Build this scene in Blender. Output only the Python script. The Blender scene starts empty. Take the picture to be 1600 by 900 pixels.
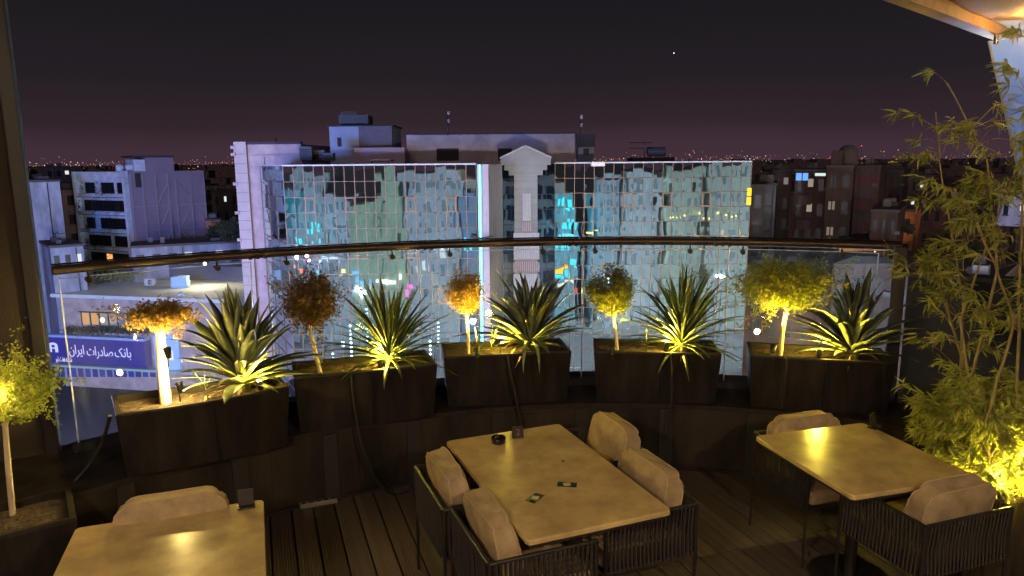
import bpy, bmesh, math, random
from math import sin, cos, pi, radians as R
from mathutils import Vector, Matrix, noise
random.seed(7)
C = bpy.context.scene.collection
SC = bpy.context.scene

# ------------------------------------------------------------------ camera
F, HZ, CZ = 1130.0, 251.0, 2.4
ROLL = math.atan(11 / 1300)
PITCH = math.atan((450 - HZ) / F)
cam_d = bpy.data.cameras.new('camera'); cam = bpy.data.objects.new('camera', cam_d); C.objects.link(cam)
cam_d.sensor_width = 36; cam_d.lens = 36 * F / 1600; cam_d.clip_start = .05; cam_d.clip_end = 20000
cam.matrix_world = Matrix.Translation((0, 0, CZ)) @ Matrix.Rotation(pi / 2 - PITCH, 4, 'X') @ Matrix.Rotation(-ROLL, 4, 'Z')
SC.camera = cam

# ------------------------------------------------------------------ world: night sky with the city's glow at the horizon
W = bpy.data.worlds.new('World'); SC.world = W; W.use_nodes = True
nt = W.node_tree; nt.nodes.clear()
wo = nt.nodes.new('ShaderNodeOutputWorld'); bg = nt.nodes.new('ShaderNodeBackground')
tc = nt.nodes.new('ShaderNodeTexCoord'); sx = nt.nodes.new('ShaderNodeSeparateXYZ'); rp = nt.nodes.new('ShaderNodeValToRGB')
nt.links.new(tc.outputs['Generated'], sx.inputs[0])
nz = nt.nodes.new('ShaderNodeTexNoise'); nz.inputs['Scale'].default_value = 2.5
ma = nt.nodes.new('ShaderNodeMath'); ma.operation = 'MULTIPLY_ADD'; ma.inputs[1].default_value = .045; 
nt.links.new(tc.outputs['Generated'], nz.inputs['Vector']); nt.links.new(nz.outputs[0], ma.inputs[0]); nt.links.new(sx.outputs[2], ma.inputs[2])
nt.links.new(ma.outputs[0], rp.inputs[0]); nt.links.new(rp.outputs[0], bg.inputs[0]); nt.links.new(bg.outputs[0], wo.inputs[0])
el = rp.color_ramp.elements
el[0].position = 0.0; el[0].color = (.058, .030, .046, 1)
el[1].position = 1.0; el[1].color = (.0080, .0076, .0096, 1)
for p, c in ((.045, (.050, .027, .040)), (.07, (.032, .0195, .026)), (.13, (.0180, .0138, .0178)), (.22, (.0115, .0104, .0130))):
    e = el.new(p); e.color = (*c, 1)
bg.inputs[1].default_value = 1.0

SC.view_settings.view_transform = 'Standard'; SC.view_settings.look = 'None'
SC.view_settings.exposure = 0; SC.view_settings.gamma = 1
SC.render.engine = 'CYCLES'
cy = SC.cycles
cy.max_bounces = 10; cy.glossy_bounces = 5; cy.transparent_max_bounces = 24; cy.diffuse_bounces = 3
cy.sample_clamp_indirect = 4; cy.caustics_reflective = False; cy.caustics_refractive = False
cy.use_denoising = True

# the glow of the whole city, coming from behind the viewer at a low angle
sun_d = bpy.data.lights.new('city_glow_sun', 'SUN'); sun_d.energy = .30; sun_d.angle = R(40); sun_d.color = (1, .72, .74)
sun = bpy.data.objects.new('city_glow_sun', sun_d); C.objects.link(sun); sun.rotation_euler = Vector((.25, .9, -.42)).to_track_quat('-Z', 'Y').to_euler()

# ------------------------------------------------------------------ helpers
def ray(px, py):
    u, v = px - 800, py - 450
    c, s = cos(ROLL), sin(ROLL)
    X, Y = u * c - v * s, u * s + v * c
    return Vector((X, F * cos(PITCH) - Y * sin(PITCH), -F * sin(PITCH) - Y * cos(PITCH))).normalized()
def at(px, py, z):
    d = ray(px, py); return Vector((0, 0, CZ)) + d * ((z - CZ) / d.z)
def aty(px, py, y):
    d = ray(px, py); return Vector((0, 0, CZ)) + d * (y / d.y)

class MB:
    def __init__(s): s.v = []; s.f = []; s.sm = []
    def add(s, vs, fs, smooth=False):
        n = len(s.v); s.v += [tuple(v) for v in vs]
        for f in fs: s.f.append(tuple(i + n for i in f)); s.sm.append(smooth)
        return s
    def box(s, x0, x1, y0, y1, z0, z1, M=None):
        vs = [Vector((x, y, z)) for z in (z0, z1) for y in (y0, y1) for x in (x0, x1)]
        if M: vs = [M @ v for v in vs]
        return s.add(vs, [(0, 2, 3, 1), (4, 5, 7, 6), (0, 1, 5, 4), (1, 3, 7, 5), (3, 2, 6, 7), (2, 0, 4, 6)])
    def bbox(s, x0, x1, y0, y1, z0, z1, b=.01, M=None):      # bevelled box
        bm = bmesh.new(); bmesh.ops.create_cube(bm, size=1)
        for v in bm.verts: v.co = Vector(((x0 + x1) / 2 + v.co.x * (x1 - x0), (y0 + y1) / 2 + v.co.y * (y1 - y0), (z0 + z1) / 2 + v.co.z * (z1 - z0)))
        bmesh.ops.bevel(bm, geom=bm.edges[:], offset=b, segments=2, affect='EDGES', profile=.5)
        vs = [(M @ v.co if M else v.co.copy()) for v in bm.verts]
        for i, v in enumerate(bm.verts): v.index = i
        s.add(vs, [[v.index for v in f.verts] for f in bm.faces]); bm.free(); return s
    def tube(s, pts, r, n=8, cap=True, r1=None, flat=None):
        pts = [Vector(p) for p in pts]; m = len(pts); rings = []
        up = Vector((0, 0, 1)); vs = []
        for i, p in enumerate(pts):
            t = (pts[min(i + 1, m - 1)] - pts[max(i - 1, 0)]).normalized()
            a = t.cross(up if abs(t.z) < .9 else Vector((1, 0, 0))).normalized(); b = t.cross(a)
            rr = r if r1 is None else r + (r1 - r) * i / (m - 1)
            for k in range(n):
                vs.append(p + (a * cos(2 * pi * k / n) + b * sin(2 * pi * k / n)) * rr)
        fs = [(i * n + k, i * n + (k + 1) % n, (i + 1) * n + (k + 1) % n, (i + 1) * n + k) for i in range(m - 1) for k in range(n)]
        s.add(vs, fs, n > 5)
        if cap: s.add(vs[:n], [tuple(range(n))]); s.add(vs[-n:], [tuple(range(n))][::-1])
        return s
    def lathe(s, prof, n=20, M=None):
        vs = []; m = len(prof)
        for r, z in prof:
            for k in range(n):
                v = Vector((r * cos(2 * pi * k / n), r * sin(2 * pi * k / n), z)); vs.append(M @ v if M else v)
        return s.add(vs, [(i * n + k, i * n + (k + 1) % n, (i + 1) * n + (k + 1) % n, (i + 1) * n + k) for i in range(m - 1) for k in range(n)], True)
    def prism(s, poly, z0, z1):
        n = len(poly); vs = [(p[0], p[1], z0) for p in poly] + [(p[0], p[1], z1) for p in poly]
        return s.add(vs, [tuple(range(n))[::-1], tuple(range(n, 2 * n))] + [(i, (i + 1) % n, n + (i + 1) % n, n + i) for i in range(n)])
    def mesh(s, name, m=None):
        me = bpy.data.meshes.new(name); me.from_pydata(s.v, [], s.f)
        me.polygons.foreach_set('use_smooth', s.sm)
        if m: me.materials.append(m)
        me.update(); return me
    def build(s, name, m, parent=None, loc=None, rz=0):
        o = bpy.data.objects.new(name, s.mesh(name, m)); C.objects.link(o)
        if parent: o.parent = parent
        if loc is not None: o.location = loc
        o.rotation_euler.z = rz
        return o
def inst(name, me, parent=None, M=None):
    o = bpy.data.objects.new(name, me); C.objects.link(o)
    if parent: o.parent = parent
    if M is not None: o.matrix_basis = M
    return o
def tag(o, label=None, cat=None, group=None, kind=None):
    if label: o['label'] = label
    if cat: o['category'] = cat
    if group: o['group'] = group
    if kind: o['kind'] = kind
    return o
def empty(name, loc=(0, 0, 0), rz=0, **k):
    o = bpy.data.objects.new(name, None); C.objects.link(o); o.location = loc; o.rotation_euler.z = rz; o.empty_display_size = .1
    return tag(o, **k)
def copy_tree(o, parent=None):
    c = o.copy(); C.objects.link(c)
    if parent: c.parent = parent
    for ch in o.children: copy_tree(ch, c)
    return c

class Fac:     # a wall seen from outside, p0 left and p1 right; u along it, d outwards
    def __init__(s, p0, p1):
        s.p = Vector((p0[0], p0[1], 0)); q = Vector((p1[0], p1[1], 0)); s.L = (q - s.p).length
        s.t = (q - s.p).normalized(); s.n = Vector((s.t.y, -s.t.x, 0))
        s.M = Matrix.Translation(s.p) @ Matrix(((s.t.x, -s.n.x, 0, 0), (s.t.y, -s.n.y, 0, 0), (0, 0, 1, 0), (0, 0, 0, 1)))
    def box(s, mb, u0, u1, z0, z1, d0, d1): return mb.box(u0, u1, -d1, -d0, z0, z1, s.M)
    def at(s, u, z, d=0): return s.M @ Vector((u, -d, z))

# ------------------------------------------------------------------ materials
MATS = {}
def mat(name, col, rough=.7, var=.15, scale=6, bump=.1, bscale=None, metal=0, spec=.5, emit=None, es=0, trans=0, coord='Object', stretch=(1, 1, 1), col2=None, bdist=.02):
    if name in MATS: return MATS[name]
    m = bpy.data.materials.new(name); m.use_nodes = True; MATS[name] = m
    t = m.node_tree; b = t.nodes['Principled BSDF']
    b.inputs['Roughness'].default_value = rough; b.inputs['Metallic'].default_value = metal
    b.inputs['Specular IOR Level'].default_value = spec
    co = t.nodes.new('ShaderNodeTexCoord'); mp = t.nodes.new('ShaderNodeMapping'); mp.inputs['Scale'].default_value = stretch
    t.links.new(co.outputs[coord], mp.inputs[0])
    if var or col2:
        n = t.nodes.new('ShaderNodeTexNoise'); n.inputs['Scale'].default_value = scale; n.inputs['Detail'].default_value = 6; n.inputs['Roughness'].default_value = .65
        t.links.new(mp.outputs[0], n.inputs['Vector'])
        r = t.nodes.new('ShaderNodeValToRGB'); r.color_ramp.elements[0].position = .32; r.color_ramp.elements[1].position = .68
        a = [max(0, c * (1 - var)) for c in col]; z = col2 or [min(1, c * (1 + var)) for c in col]
        r.color_ramp.elements[0].color = (*a, 1); r.color_ramp.elements[1].color = (*z, 1)
        t.links.new(n.outputs[0], r.inputs[0]); t.links.new(r.outputs[0], b.inputs['Base Color'])
    else: b.inputs['Base Color'].default_value = (*col, 1)
    if bump:
        n2 = t.nodes.new('ShaderNodeTexNoise'); n2.inputs['Scale'].default_value = bscale or scale * 6; n2.inputs['Detail'].default_value = 4
        t.links.new(mp.outputs[0], n2.inputs['Vector'])
        bp = t.nodes.new('ShaderNodeBump'); bp.inputs['Strength'].default_value = bump; bp.inputs['Distance'].default_value = bdist
        t.links.new(n2.outputs[0], bp.inputs['Height']); t.links.new(bp.outputs[0], b.inputs['Normal'])
    if emit: b.inputs['Emission Color'].default_value = (*emit, 1); b.inputs['Emission Strength'].default_value = es
    if trans:      # leaves and cloth let part of the light through
        o = t.nodes['Material Output']; tr = t.nodes.new('ShaderNodeBsdfTranslucent'); mx = t.nodes.new('ShaderNodeMixShader'); mx.inputs[0].default_value = trans
        if var: t.links.new(r.outputs[0], tr.inputs[0])
        else: tr.inputs[0].default_value = (*col, 1)
        t.links.new(b.outputs[0], mx.inputs[1]); t.links.new(tr.outputs[0], mx.inputs[2]); t.links.new(mx.outputs[0], o.inputs[0])
    return m
def vary(m, lo=.7, hi=1.3):      # every object its own shade
    t = m.node_tree; b = t.nodes['Principled BSDF']; src = b.inputs['Base Color'].links[0].from_socket
    h = t.nodes.new('ShaderNodeHueSaturation'); oi = t.nodes.new('ShaderNodeObjectInfo'); mr = t.nodes.new('ShaderNodeMapRange')
    mr.inputs[3].default_value = lo; mr.inputs[4].default_value = hi
    t.links.new(oi.outputs['Random'], mr.inputs[0]); t.links.new(mr.outputs[0], h.inputs['Value']); t.links.new(src, h.inputs['Color']); t.links.new(h.outputs[0], b.inputs['Base Color'])
    return m
def glow(name, col, s):
    if name in MATS: return MATS[name]
    m = bpy.data.materials.new(name); m.use_nodes = True; t = m.node_tree; t.nodes.clear(); MATS[name] = m
    e = t.nodes.new('ShaderNodeEmission'); e.inputs[0].default_value = (*col, 1); e.inputs[1].default_value = s
    o = t.nodes.new('ShaderNodeOutputMaterial'); t.links.new(e.outputs[0], o.inputs[0]); return m
def light(name, kind, loc, power, col, size=.1, to=None, parent=None, size_y=None, spot=None, blend=.5):
    d = bpy.data.lights.new(name, kind); d.energy = power; d.color = col
    if kind == 'AREA':
        d.size = size
        if size_y: d.shape = 'RECTANGLE'; d.size_y = size_y
    else: d.shadow_soft_size = size
    if kind == 'SPOT': d.spot_size = spot; d.spot_blend = blend
    o = bpy.data.objects.new(name, d); C.objects.link(o); o.location = loc
    if to is not None: o.rotation_euler = (Vector(to) - Vector(loc)).to_track_quat('-Z', 'Y').to_euler()
    return o

def pane_mat(name, tint, dark, k=.8, wob=.35):
    m = bpy.data.materials.new(name); m.use_nodes = True; t = m.node_tree; t.nodes.clear(); MATS[name] = m
    o = t.nodes.new('ShaderNodeOutputMaterial'); g = t.nodes.new('ShaderNodeBsdfGlossy'); g.inputs['Roughness'].default_value = .015
    d = t.nodes.new('ShaderNodeBsdfDiffuse'); d.inputs[0].default_value = (*dark, 1)
    oi = t.nodes.new('ShaderNodeObjectInfo'); rr = t.nodes.new('ShaderNodeValToRGB')
    rr.color_ramp.elements[0].color = (*[c * .8 for c in tint], 1); rr.color_ramp.elements[1].color = (*tint, 1)
    t.links.new(oi.outputs['Random'], rr.inputs[0]); t.links.new(rr.outputs[0], g.inputs[0])
    ge = t.nodes.new('ShaderNodeNewGeometry'); n = t.nodes.new('ShaderNodeTexNoise'); n.inputs['Scale'].default_value = .42; n.inputs['Detail'].default_value = 1
    t.links.new(ge.outputs['Position'], n.inputs['Vector'])
    b = t.nodes.new('ShaderNodeBump'); b.inputs['Strength'].default_value = wob; b.inputs['Distance'].default_value = .028
    t.links.new(n.outputs[0], b.inputs['Height']); t.links.new(b.outputs[0], g.inputs['Normal'])
    mx = t.nodes.new('ShaderNodeMixShader'); mx.inputs[0].default_value = k
    t.links.new(d.outputs[0], mx.inputs[1]); t.links.new(g.outputs[0], mx.inputs[2]); t.links.new(mx.outputs[0], o.inputs[0]); return m

# ================================================================== TERRACE
# ---- deck
M_deck = mat('deck_board', (.085, .063, .050), .55, .35, 3, .15, 30, stretch=(.4, 6, 1), coord='Object'); vary(M_deck, .65, 1.25)
DIR = Vector((-.333, .943, 0)).normalized(); ACR = Vector((DIR.y, -DIR.x, 0))
deck = MB().box(-3.6, 4.6, -3.5, 6.15, -.35, -.045).build('deck_base', mat('deck_base_dark', (.01, .009, .008)))
tag(deck, kind='structure')
def plank_mesh(L, w=.138):
    mb = MB(); n = 8; prof = []
    g = w / n
    for i in range(n):
        prof += [(i * g + .002, 0), (i * g + g - .004, 0), (i * g + g - .003, -.0025), (i * g + g + .001, -.0025)]
    prof[-1] = (w - .002, -.004)
    vs = []
    for x in (0, L):
        vs += [(x, y - w / 2, z) for y, z in prof] + [(x, w / 2 - .002, -.03), (x, -w / 2 + .002, -.03)]
    m = len(prof) + 2
    return mb.add(vs, [(k, (k + 1) % m, m + (k + 1) % m, m + k) for k in range(m)] + [tuple(range(m)), tuple(range(m, 2 * m))[::-1]]).mesh('deck_plank', M_deck)
PL = {}
s0 = at(1099, 870, 0).dot(DIR)
rot = math.atan2(DIR.y, DIR.x)
for i in range(-30, 42):
    a = i * .145 + .03
    # part of the line a along ACR lying inside the deck's rectangle
    ts = []
    for lo, hi, o, d in ((-3.55, 4.5, ACR.x * a, DIR.x), (-3.4, 6.0, ACR.y * a, DIR.y)):
        t0, t1 = sorted(((lo - o) / d, (hi - o) / d)); ts.append((t0, t1))
    t0, t1 = max(ts[0][0], ts[1][0]), min(ts[0][1], ts[1][1])
    if t1 - t0 < .3: continue
    cuts = [t0, t1]
    if a > 1.3: cuts = [t0, s0, t1]
    elif i % 3 == 0: cuts = [t0, max(t0 + .2, 1.2), t1]
    for c0, c1 in zip(cuts, cuts[1:]):
        if c1 - c0 < .1: continue
        key = round(c1 - c0, 1)
        if key not in PL: PL[key] = plank_mesh(1)
        o = inst('deck_plank', PL[key], deck); p = DIR * (c0 + .003) + ACR * a
        o.matrix_basis = Matrix.Translation((p.x, p.y, 0)) @ Matrix.Rotation(rot, 4, 'Z') @ Matrix.Diagonal((c1 - c0 - .008, 1, 1, 1))

# ---- curved parapet under the planters
PC, PR = Vector((.68, 1.22)), 4.17
M_par = mat('parapet_paint', (.018, .015, .013), .6, .5, 2.5, .25, 9, col2=(.05, .038, .028), stretch=(1, 1, .25), spec=.2)
M_cap = mat('parapet_cap_paint', (.026, .020, .016), .6, .5, 5, .2, spec=.2)
def arc_pt(r, th): return (PC.x + r * sin(th), PC.y + r * cos(th))
def arc_wall(r0, r1, z0, z1, t0, t1, n, mb=None):
    mb = mb or MB(); vs = []
    for i in range(n + 1):
        th = t0 + (t1 - t0) * i / n
        for r, z in ((r0, z0), (r1, z0), (r1, z1), (r0, z1)): x, y = arc_pt(r, th); vs.append((x, y, z))
    fs = [(i * 4 + k, i * 4 + (k + 1) % 4, i * 4 + 4 + (k + 1) % 4, i * 4 + 4 + k) for i in range(n) for k in range(4)] + [(0, 1, 2, 3), (n * 4 + 3, n * 4 + 2, n * 4 + 1, n * 4)]
    return mb.add(vs, fs)
TH0, TH1 = R(-57), R(38)
par = arc_wall(PR, PR + .85, -.5, .50, TH0, TH1, 40).build('parapet', M_par)
tag(par, 'low dark painted curved parapet below the row of planters', 'parapet')
cap = arc_wall(PR - .012, PR + .86, .502, .538, TH0, TH1, 60).build('parapet_cap', M_cap, par)
edges = [R(v) for v in (-56, -46.5, -37, -28.5, -20, -11, -2, 7, 16, 26, 37)]
M_seam = mat('parapet_scuffed_edge', (.055, .042, .032), .7, .6, 14, .2, col2=(.02, .018, .016))
for th in edges:
    arc_wall(PR - .02, PR + .05, 0, .50, th - .012, th + .012, 1).build('pilaster', M_seam, par)
for a, b in zip(edges, edges[1:]):
    arc_wall(PR - .010, PR + .02, .03, .47, a + .05, b - .05, 6).build('panel', M_par, par)
    arc_wall(PR - .018, PR + .02, .001, .025, a + .02, b - .02, 6).build('skirting_strip', M_cap, par)

# building under the terrace
own = MB().box(-8, 8, -14, 5.4, -24.2, -.36).build('terrace_building', mat('own_stone', (.25, .22, .2)))
tag(own, 'stone building carrying the restaurant terrace on its roof', 'building')
for k in range(6):
    for j in range(7):
        MB().box(-7 + j * 2, -5.6 + j * 2, 5.402, 5.44, -20 + k * 3.3, -18 + k * 3.3).build('window', mat('own_glass', (.02, .03, .04), .1), own)

# ---- glass railing
RC, RR_ = Vector((.648, .632)), 5.227
def rpt(th, z, r=RR_): return Vector((RC.x + r * sin(th), RC.y + r * cos(th), z))
def rth(px, py, z=1.75): p = at(px, py, z); return math.atan2(p.x - RC.x, p.y - RC.y)
th_l, th_r = rth(78, 420), rth(1408, 384)
M_rail = mat('rail_bronze_paint', (.14, .085, .045), .33, .5, 8, .15, 30, metal=.4, col2=(.03, .02, .014))
M_chrome = mat('clip_metal', (.12, .10, .09), .25, .2, 20, 0, metal=.9)
rail = empty('glass_railing', (RC.x, RC.y, 0), label='curved frameless glass railing with a brown tubular handrail', cat='railing')
def lo(p): return Vector(p) - Vector((RC.x, RC.y, 0))
MB().tube([lo(rpt(th_l + (th_r - th_l) * i / 60, 1.745)) for i in range(61)], .03, 12).build('handrail', M_rail, rail)
MB().tube([lo(rpt(th_l + (th_r - th_l) * i / 60, 1.782)) for i in range(61)], .006, 5).build('rail_bead', M_chrome, rail)
cpl = [rth(*p) for p in ((405, 398), (665, 384), (900, 377), (1130, 378))]
for t in cpl:
    for q in (-.010, 0, .010):
        MB().tube([lo(rpt(t + q - .0022, 1.745)), lo(rpt(t + q + .0022, 1.745))], .037, 14).build('coupler_ring', M_rail, rail)
gm = bpy.data.materials.new('railing_glass'); gm.use_nodes = True; t = gm.node_tree; t.nodes.clear()
o_ = t.nodes.new('ShaderNodeOutputMaterial'); tp = t.nodes.new('ShaderNodeBsdfTransparent'); tp.inputs[0].default_value = (.93, .95, .95, 1)
gl = t.nodes.new('ShaderNodeBsdfGlossy'); gl.inputs['Roughness'].default_value = .04; fr = t.nodes.new('ShaderNodeFresnel'); fr.inputs[0].default_value = 1.4
ml = t.nodes.new('ShaderNodeMath'); ml.operation = 'MULTIPLY'; ml.inputs[1].default_value = .5
mx = t.nodes.new('ShaderNodeMixShader'); t.links.new(fr.outputs[0], ml.inputs[0]); t.links.new(ml.outputs[0], mx.inputs[0]); t.links.new(tp.outputs[0], mx.inputs[1]); t.links.new(gl.outputs[0], mx.inputs[2])
du = t.nodes.new('ShaderNodeBsdfTranslucent'); du.inputs[0].default_value = (.7, .75, .85, 1); df2 = t.nodes.new('ShaderNodeBsdfDiffuse'); ad = t.nodes.new('ShaderNodeMixShader'); ad.inputs[0].default_value = .5
t.links.new(du.outputs[0], ad.inputs[1]); t.links.new(df2.outputs[0], ad.inputs[2])
ns = t.nodes.new('ShaderNodeTexNoise'); ns.inputs['Scale'].default_value = 9; ns.inputs['Detail'].default_value = 8
tcg = t.nodes.new('ShaderNodeTexCoord'); mpg = t.nodes.new('ShaderNodeMapping'); mpg.inputs['Scale'].default_value = (2.2, 2.2, .5); mpg.inputs['Rotation'].default_value = (0, .5, 0)
t.links.new(tcg.outputs['Object'], mpg.inputs[0]); t.links.new(mpg.outputs[0], ns.inputs['Vector'])
mr = t.nodes.new('ShaderNodeMapRange'); mr.inputs[1].default_value = .4; mr.inputs[2].default_value = .75; mr.inputs[3].default_value = .02; mr.inputs[4].default_value = .075
t.links.new(ns.outputs[0], mr.inputs[0]); mx2 = t.nodes.new('ShaderNodeMixShader'); t.links.new(mr.outputs[0], mx2.inputs[0]); t.links.new(mx.outputs[0], mx2.inputs[1]); t.links.new(ad.outputs[0], mx2.inputs[2])
t.links.new(mx2.outputs[0], o_.inputs[0])
M_edge = mat('glass_edge', (.85, .9, .95), .2, 0, 1, 0, spec=.8, trans=.5)
cuts = [th_l + .006, cpl[0] - .010, cpl[0] + .014, cpl[1] - .008, cpl[1] + .010, cpl[2] - .010, cpl[2] + .010, cpl[3] - .008, cpl[3] + .010, th_r - .028]
for a, b in zip(cuts[::2], cuts[1::2]):
    mb = MB(); n = 10; vs = []
    for i in range(n + 1):
        th = a + (b - a) * i / n
        vs += [lo(rpt(th, .56)), lo(rpt(th, 1.69))]
    mb.add(vs, [(i * 2, i * 2 + 2, i * 2 + 3, i * 2 + 1) for i in range(n)], True)
    g = mb.build('glass_panel', gm, rail)
    for q in (a, b):      # the polished edge of the pane
        MB().box(-.004, .004, -.006, .006, .56, 1.69, Matrix.Translation(lo(rpt(q, 0))) @ Matrix.Rotation(-q, 4, 'Z')).build('glass_edge', M_edge, g)
    m2 = MB().tube([lo(rpt(a + (b - a) * i / 8, 1.69)) for i in range(9)], .003, 4); m2.build('glass_edge', M_edge, g)
for px, py in ((142, 420), (350, 408), (455, 399), (619, 390), (705, 384), (851, 381), (934, 381), (1082, 381), (1165, 383), (1320, 388)):
    th = rth(px, py); c = lo(rpt(th, 1.67)); k = lo(rpt(th, 1.67, RR_ - .03))
    cl = MB().tube([lo(rpt(th, 1.73)), lo(rpt(th, 1.70, RR_ - .012)), lo(rpt(th, 1.675, RR_ - .03))], .006, 6)
    d = (c - k).normalized()
    cl.tube([c - d * .04, c - d * .018, c + d * .012], .02, 12)
    cl.build('glass_clip', M_chrome, rail)
pp = rpt(th_r, 0)
MB().bbox(-.045, .045, -.045, .045, .54, 1.75, .008, Matrix.Translation(lo(pp)) @ Matrix.Rotation(-th_r, 4, 'Z')).build('end_post', mat('post_dark', (.03, .022, .018), .45), rail)
arc = MB(); 
vs = []
for i in range(41):
    th = th_l + (th_r - th_l) * i / 40
    for r, z in ((-.03, .541), (.03, .541), (.03, .60), (-.03, .60)): vs.append(lo(rpt(th, z, RR_ + r)))
arc.add(vs, [(i * 4 + k, i * 4 + (k + 1) % 4, i * 4 + 4 + (k + 1) % 4, i * 4 + 4 + k) for i in range(40) for k in range(4)]).build('base_channel', mat('channel_black', (.012, .012, .012), .5), rail)

# ---- brown fabric partition at the left end of the railing
M_pt = mat('brown_fabric', (.024, .015, .007), .85, .4, 2.2, .5, 60, bdist=.01)
prt = empty('fabric_partition', (-2.985, 4.50, 0), rz=R(22), label='tall brown fabric partition closing the left end of the railing', cat='partition')
mb = MB(); n, m_ = 24, 30; vs = []
for i in range(n + 1):
    for j in range(m_ + 1):
        x = -1.6 + 1.57 * i / n; z = -.3 + 4.4 * j / m_
        vs.append((x, .018 * sin(x * 9 + z * .7) + .01 * noise.noise(Vector((x * 4, z * 2, 1))), z))
mb.add(vs, [(i * (m_ + 1) + j, (i + 1) * (m_ + 1) + j, (i + 1) * (m_ + 1) + j + 1, i * (m_ + 1) + j + 1) for i in range(n) for j in range(m_)], True)
mb.build('fabric_sheet', M_pt, prt)
MB().bbox(-.075, .01, -.035, .05, -.3, 4.1, .01).build('edge_trim', mat('trim_brown', (.010, .007, .005), .5, .3, 8), prt)
MB().box(-1.6, -.08, .06, .10, -.3, 4.1).build('backing_board', mat('trim_brown'  , (.035,.022,.014)), prt)

# ---- planters
M_pl = mat('planter_black', (.013, .011, .0095), .5, .3, 7, .15, 25, col2=(.034, .027, .021), stretch=(1, 1, .25), spec=.18)
M_soil = mat('soil', (.035, .020, .011), .95, .6, 25, .9, 60, col2=(.09, .055, .028))
def planter(fl, fr, z0, z1, depth, label, bow=.02, shrink=.03, group='black planters along the railing', rx=None):
    fl, fr = Vector((*fl, 0)), Vector((*fr, 0)); L = (fr - fl).length; t = (fr - fl).normalized()
    root = empty('planter', (fl.x, fl.y, z0), math.atan2(t.y, t.x), label=label, cat='planter', group=group)
    H = z1 - z0; n = 10
    def ring(ins, z, yb=0):
        r = []
        for i in range(n + 1): u = i / n; r.append((ins + (L - 2 * ins) * u, ins - bow * (1 - (2 * u - 1) ** 2) + yb, z))
        for i in range(n, -1, -1): u = i / n; r.append((ins + (L - 2 * ins) * u, depth - ins - bow * (1 - (2 * u - 1) ** 2) - yb, z))
        return r
    k = 2 * (n + 1); rings = [ring(shrink, 0), ring(0, H * .97), ring(.004, H), ring(.032, H), ring(.036, H - .004), ring(.04, H - .12)]
    vs = [v for r in rings for v in r]
    fs = [(a * k + i, a * k + (i + 1) % k, (a + 1) * k + (i + 1) % k, (a + 1) * k + i) for a in range(len(rings) - 1) for i in range(k)] + [tuple(range(k))[::-1]]
    MB().add(vs, fs).build('box', M_pl, root)
    MB().box(L * .53, L * .53 + .006, -bow - .006, -bow + .05, .01, H - .01).build('seam', mat('seam_black', (.006, .005, .005), .4), root)
    # soil surface: a bumpy sheet
    mb = MB(); a_, b_ = 34, 12; vs = []
    for i in range(a_ + 1):
        for j in range(b_ + 1):
            x = .03 + (L - .06) * i / a_; y = .03 + (depth - .06) * j / b_ - bow * (1 - (2 * x / L - 1) ** 2)
            vs.append((x, y, H - .045 + .016 * noise.noise(Vector((x * 9, y * 9, L))) + .008 * noise.noise(Vector((x * 40, y * 40, L)))))
    mb.add(vs, [(i * (b_ + 1) + j, (i + 1) * (b_ + 1) + j, (i + 1) * (b_ + 1) + j + 1, i * (b_ + 1) + j + 1) for i in range(a_) for j in range(b_)])
    mb.build('soil_bed', M_soil, root)
    return root
PLT = []
pz = .95
for (a, b), lab in zip([((180, 648), (452, 603)), ((458, 590), (683, 568)), ((693, 557), (893, 548)), ((928, 549), (1128, 552)), ((1172, 555), (1400, 567))],
    ['black trough planter with a thick white trunked flat topped tree and broad leaved agave',
     'black trough planter with the dark round topiary tree and narrow leaved yucca',
     'black trough planter with the small orange lit topiary and drooping agave',
     'black trough planter with the neat round green topiary and spiky yucca',
     'black trough planter with the widest yellow lit tree beside the end post']):
    A, B = at(*a, pz), at(*b, pz); PLT.append((A, B)); planter((A.x, A.y), (B.x, B.y), .541, pz, .43, lab, bow=.045 if a[0] < 200 else .015)
A, B = at(0, 838, .6), at(120, 809, .6); d = (B - A).normalized()
A2 = A - d * .55
planter((A2.x, A2.y), (B.x, B.y), .004, .6, .45, 'low black planter on the deck in front of the brown fabric partition', bow=0, shrink=.02, group='black planters along the railing')

# ---- garden spot lights
M_bulb = glow('spot_lens', (1, .86, .45), 40)
M_spotb = mat('spot_body', (.02, .02, .02), .4)
YEL = (1, .74, .08)
def garden_spot(loc, to, power, label, r=.022, col=YEL, kind='POINT', bulb=True):
    loc = Vector(loc); d = (Vector(to) - loc).normalized()
    root = empty('garden_spotlight', loc, label=label, cat='spotlight', group='small garden spotlights in the planters')
    q = d.to_track_quat('Z', 'Y').to_matrix().to_4x4()
    MB().lathe([(.004, -.07), (.016, -.065), (.02, -.03), (.024, 0), (.020, .0), (.018, -.012)], 14, q).build('lamp_housing', M_spotb, root)
    MB().tube([(0, 0, -.02), (0, 0, -.12)], .004, 6).build('stake', M_spotb, root)
    MB().lathe([(.0001, -.004), (.012, -.006), (.019, -.010)], 14, q).build('lens', M_bulb, root)
    if kind == 'SPOT': l = light('bulb', 'SPOT', d * .035, power * 3.6, col, .012, to=d, spot=R(84), blend=.7)
    else: l = light('bulb', 'POINT', d * .035, power * 3.6, col, .03)
    l.parent = root
    return root

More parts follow.
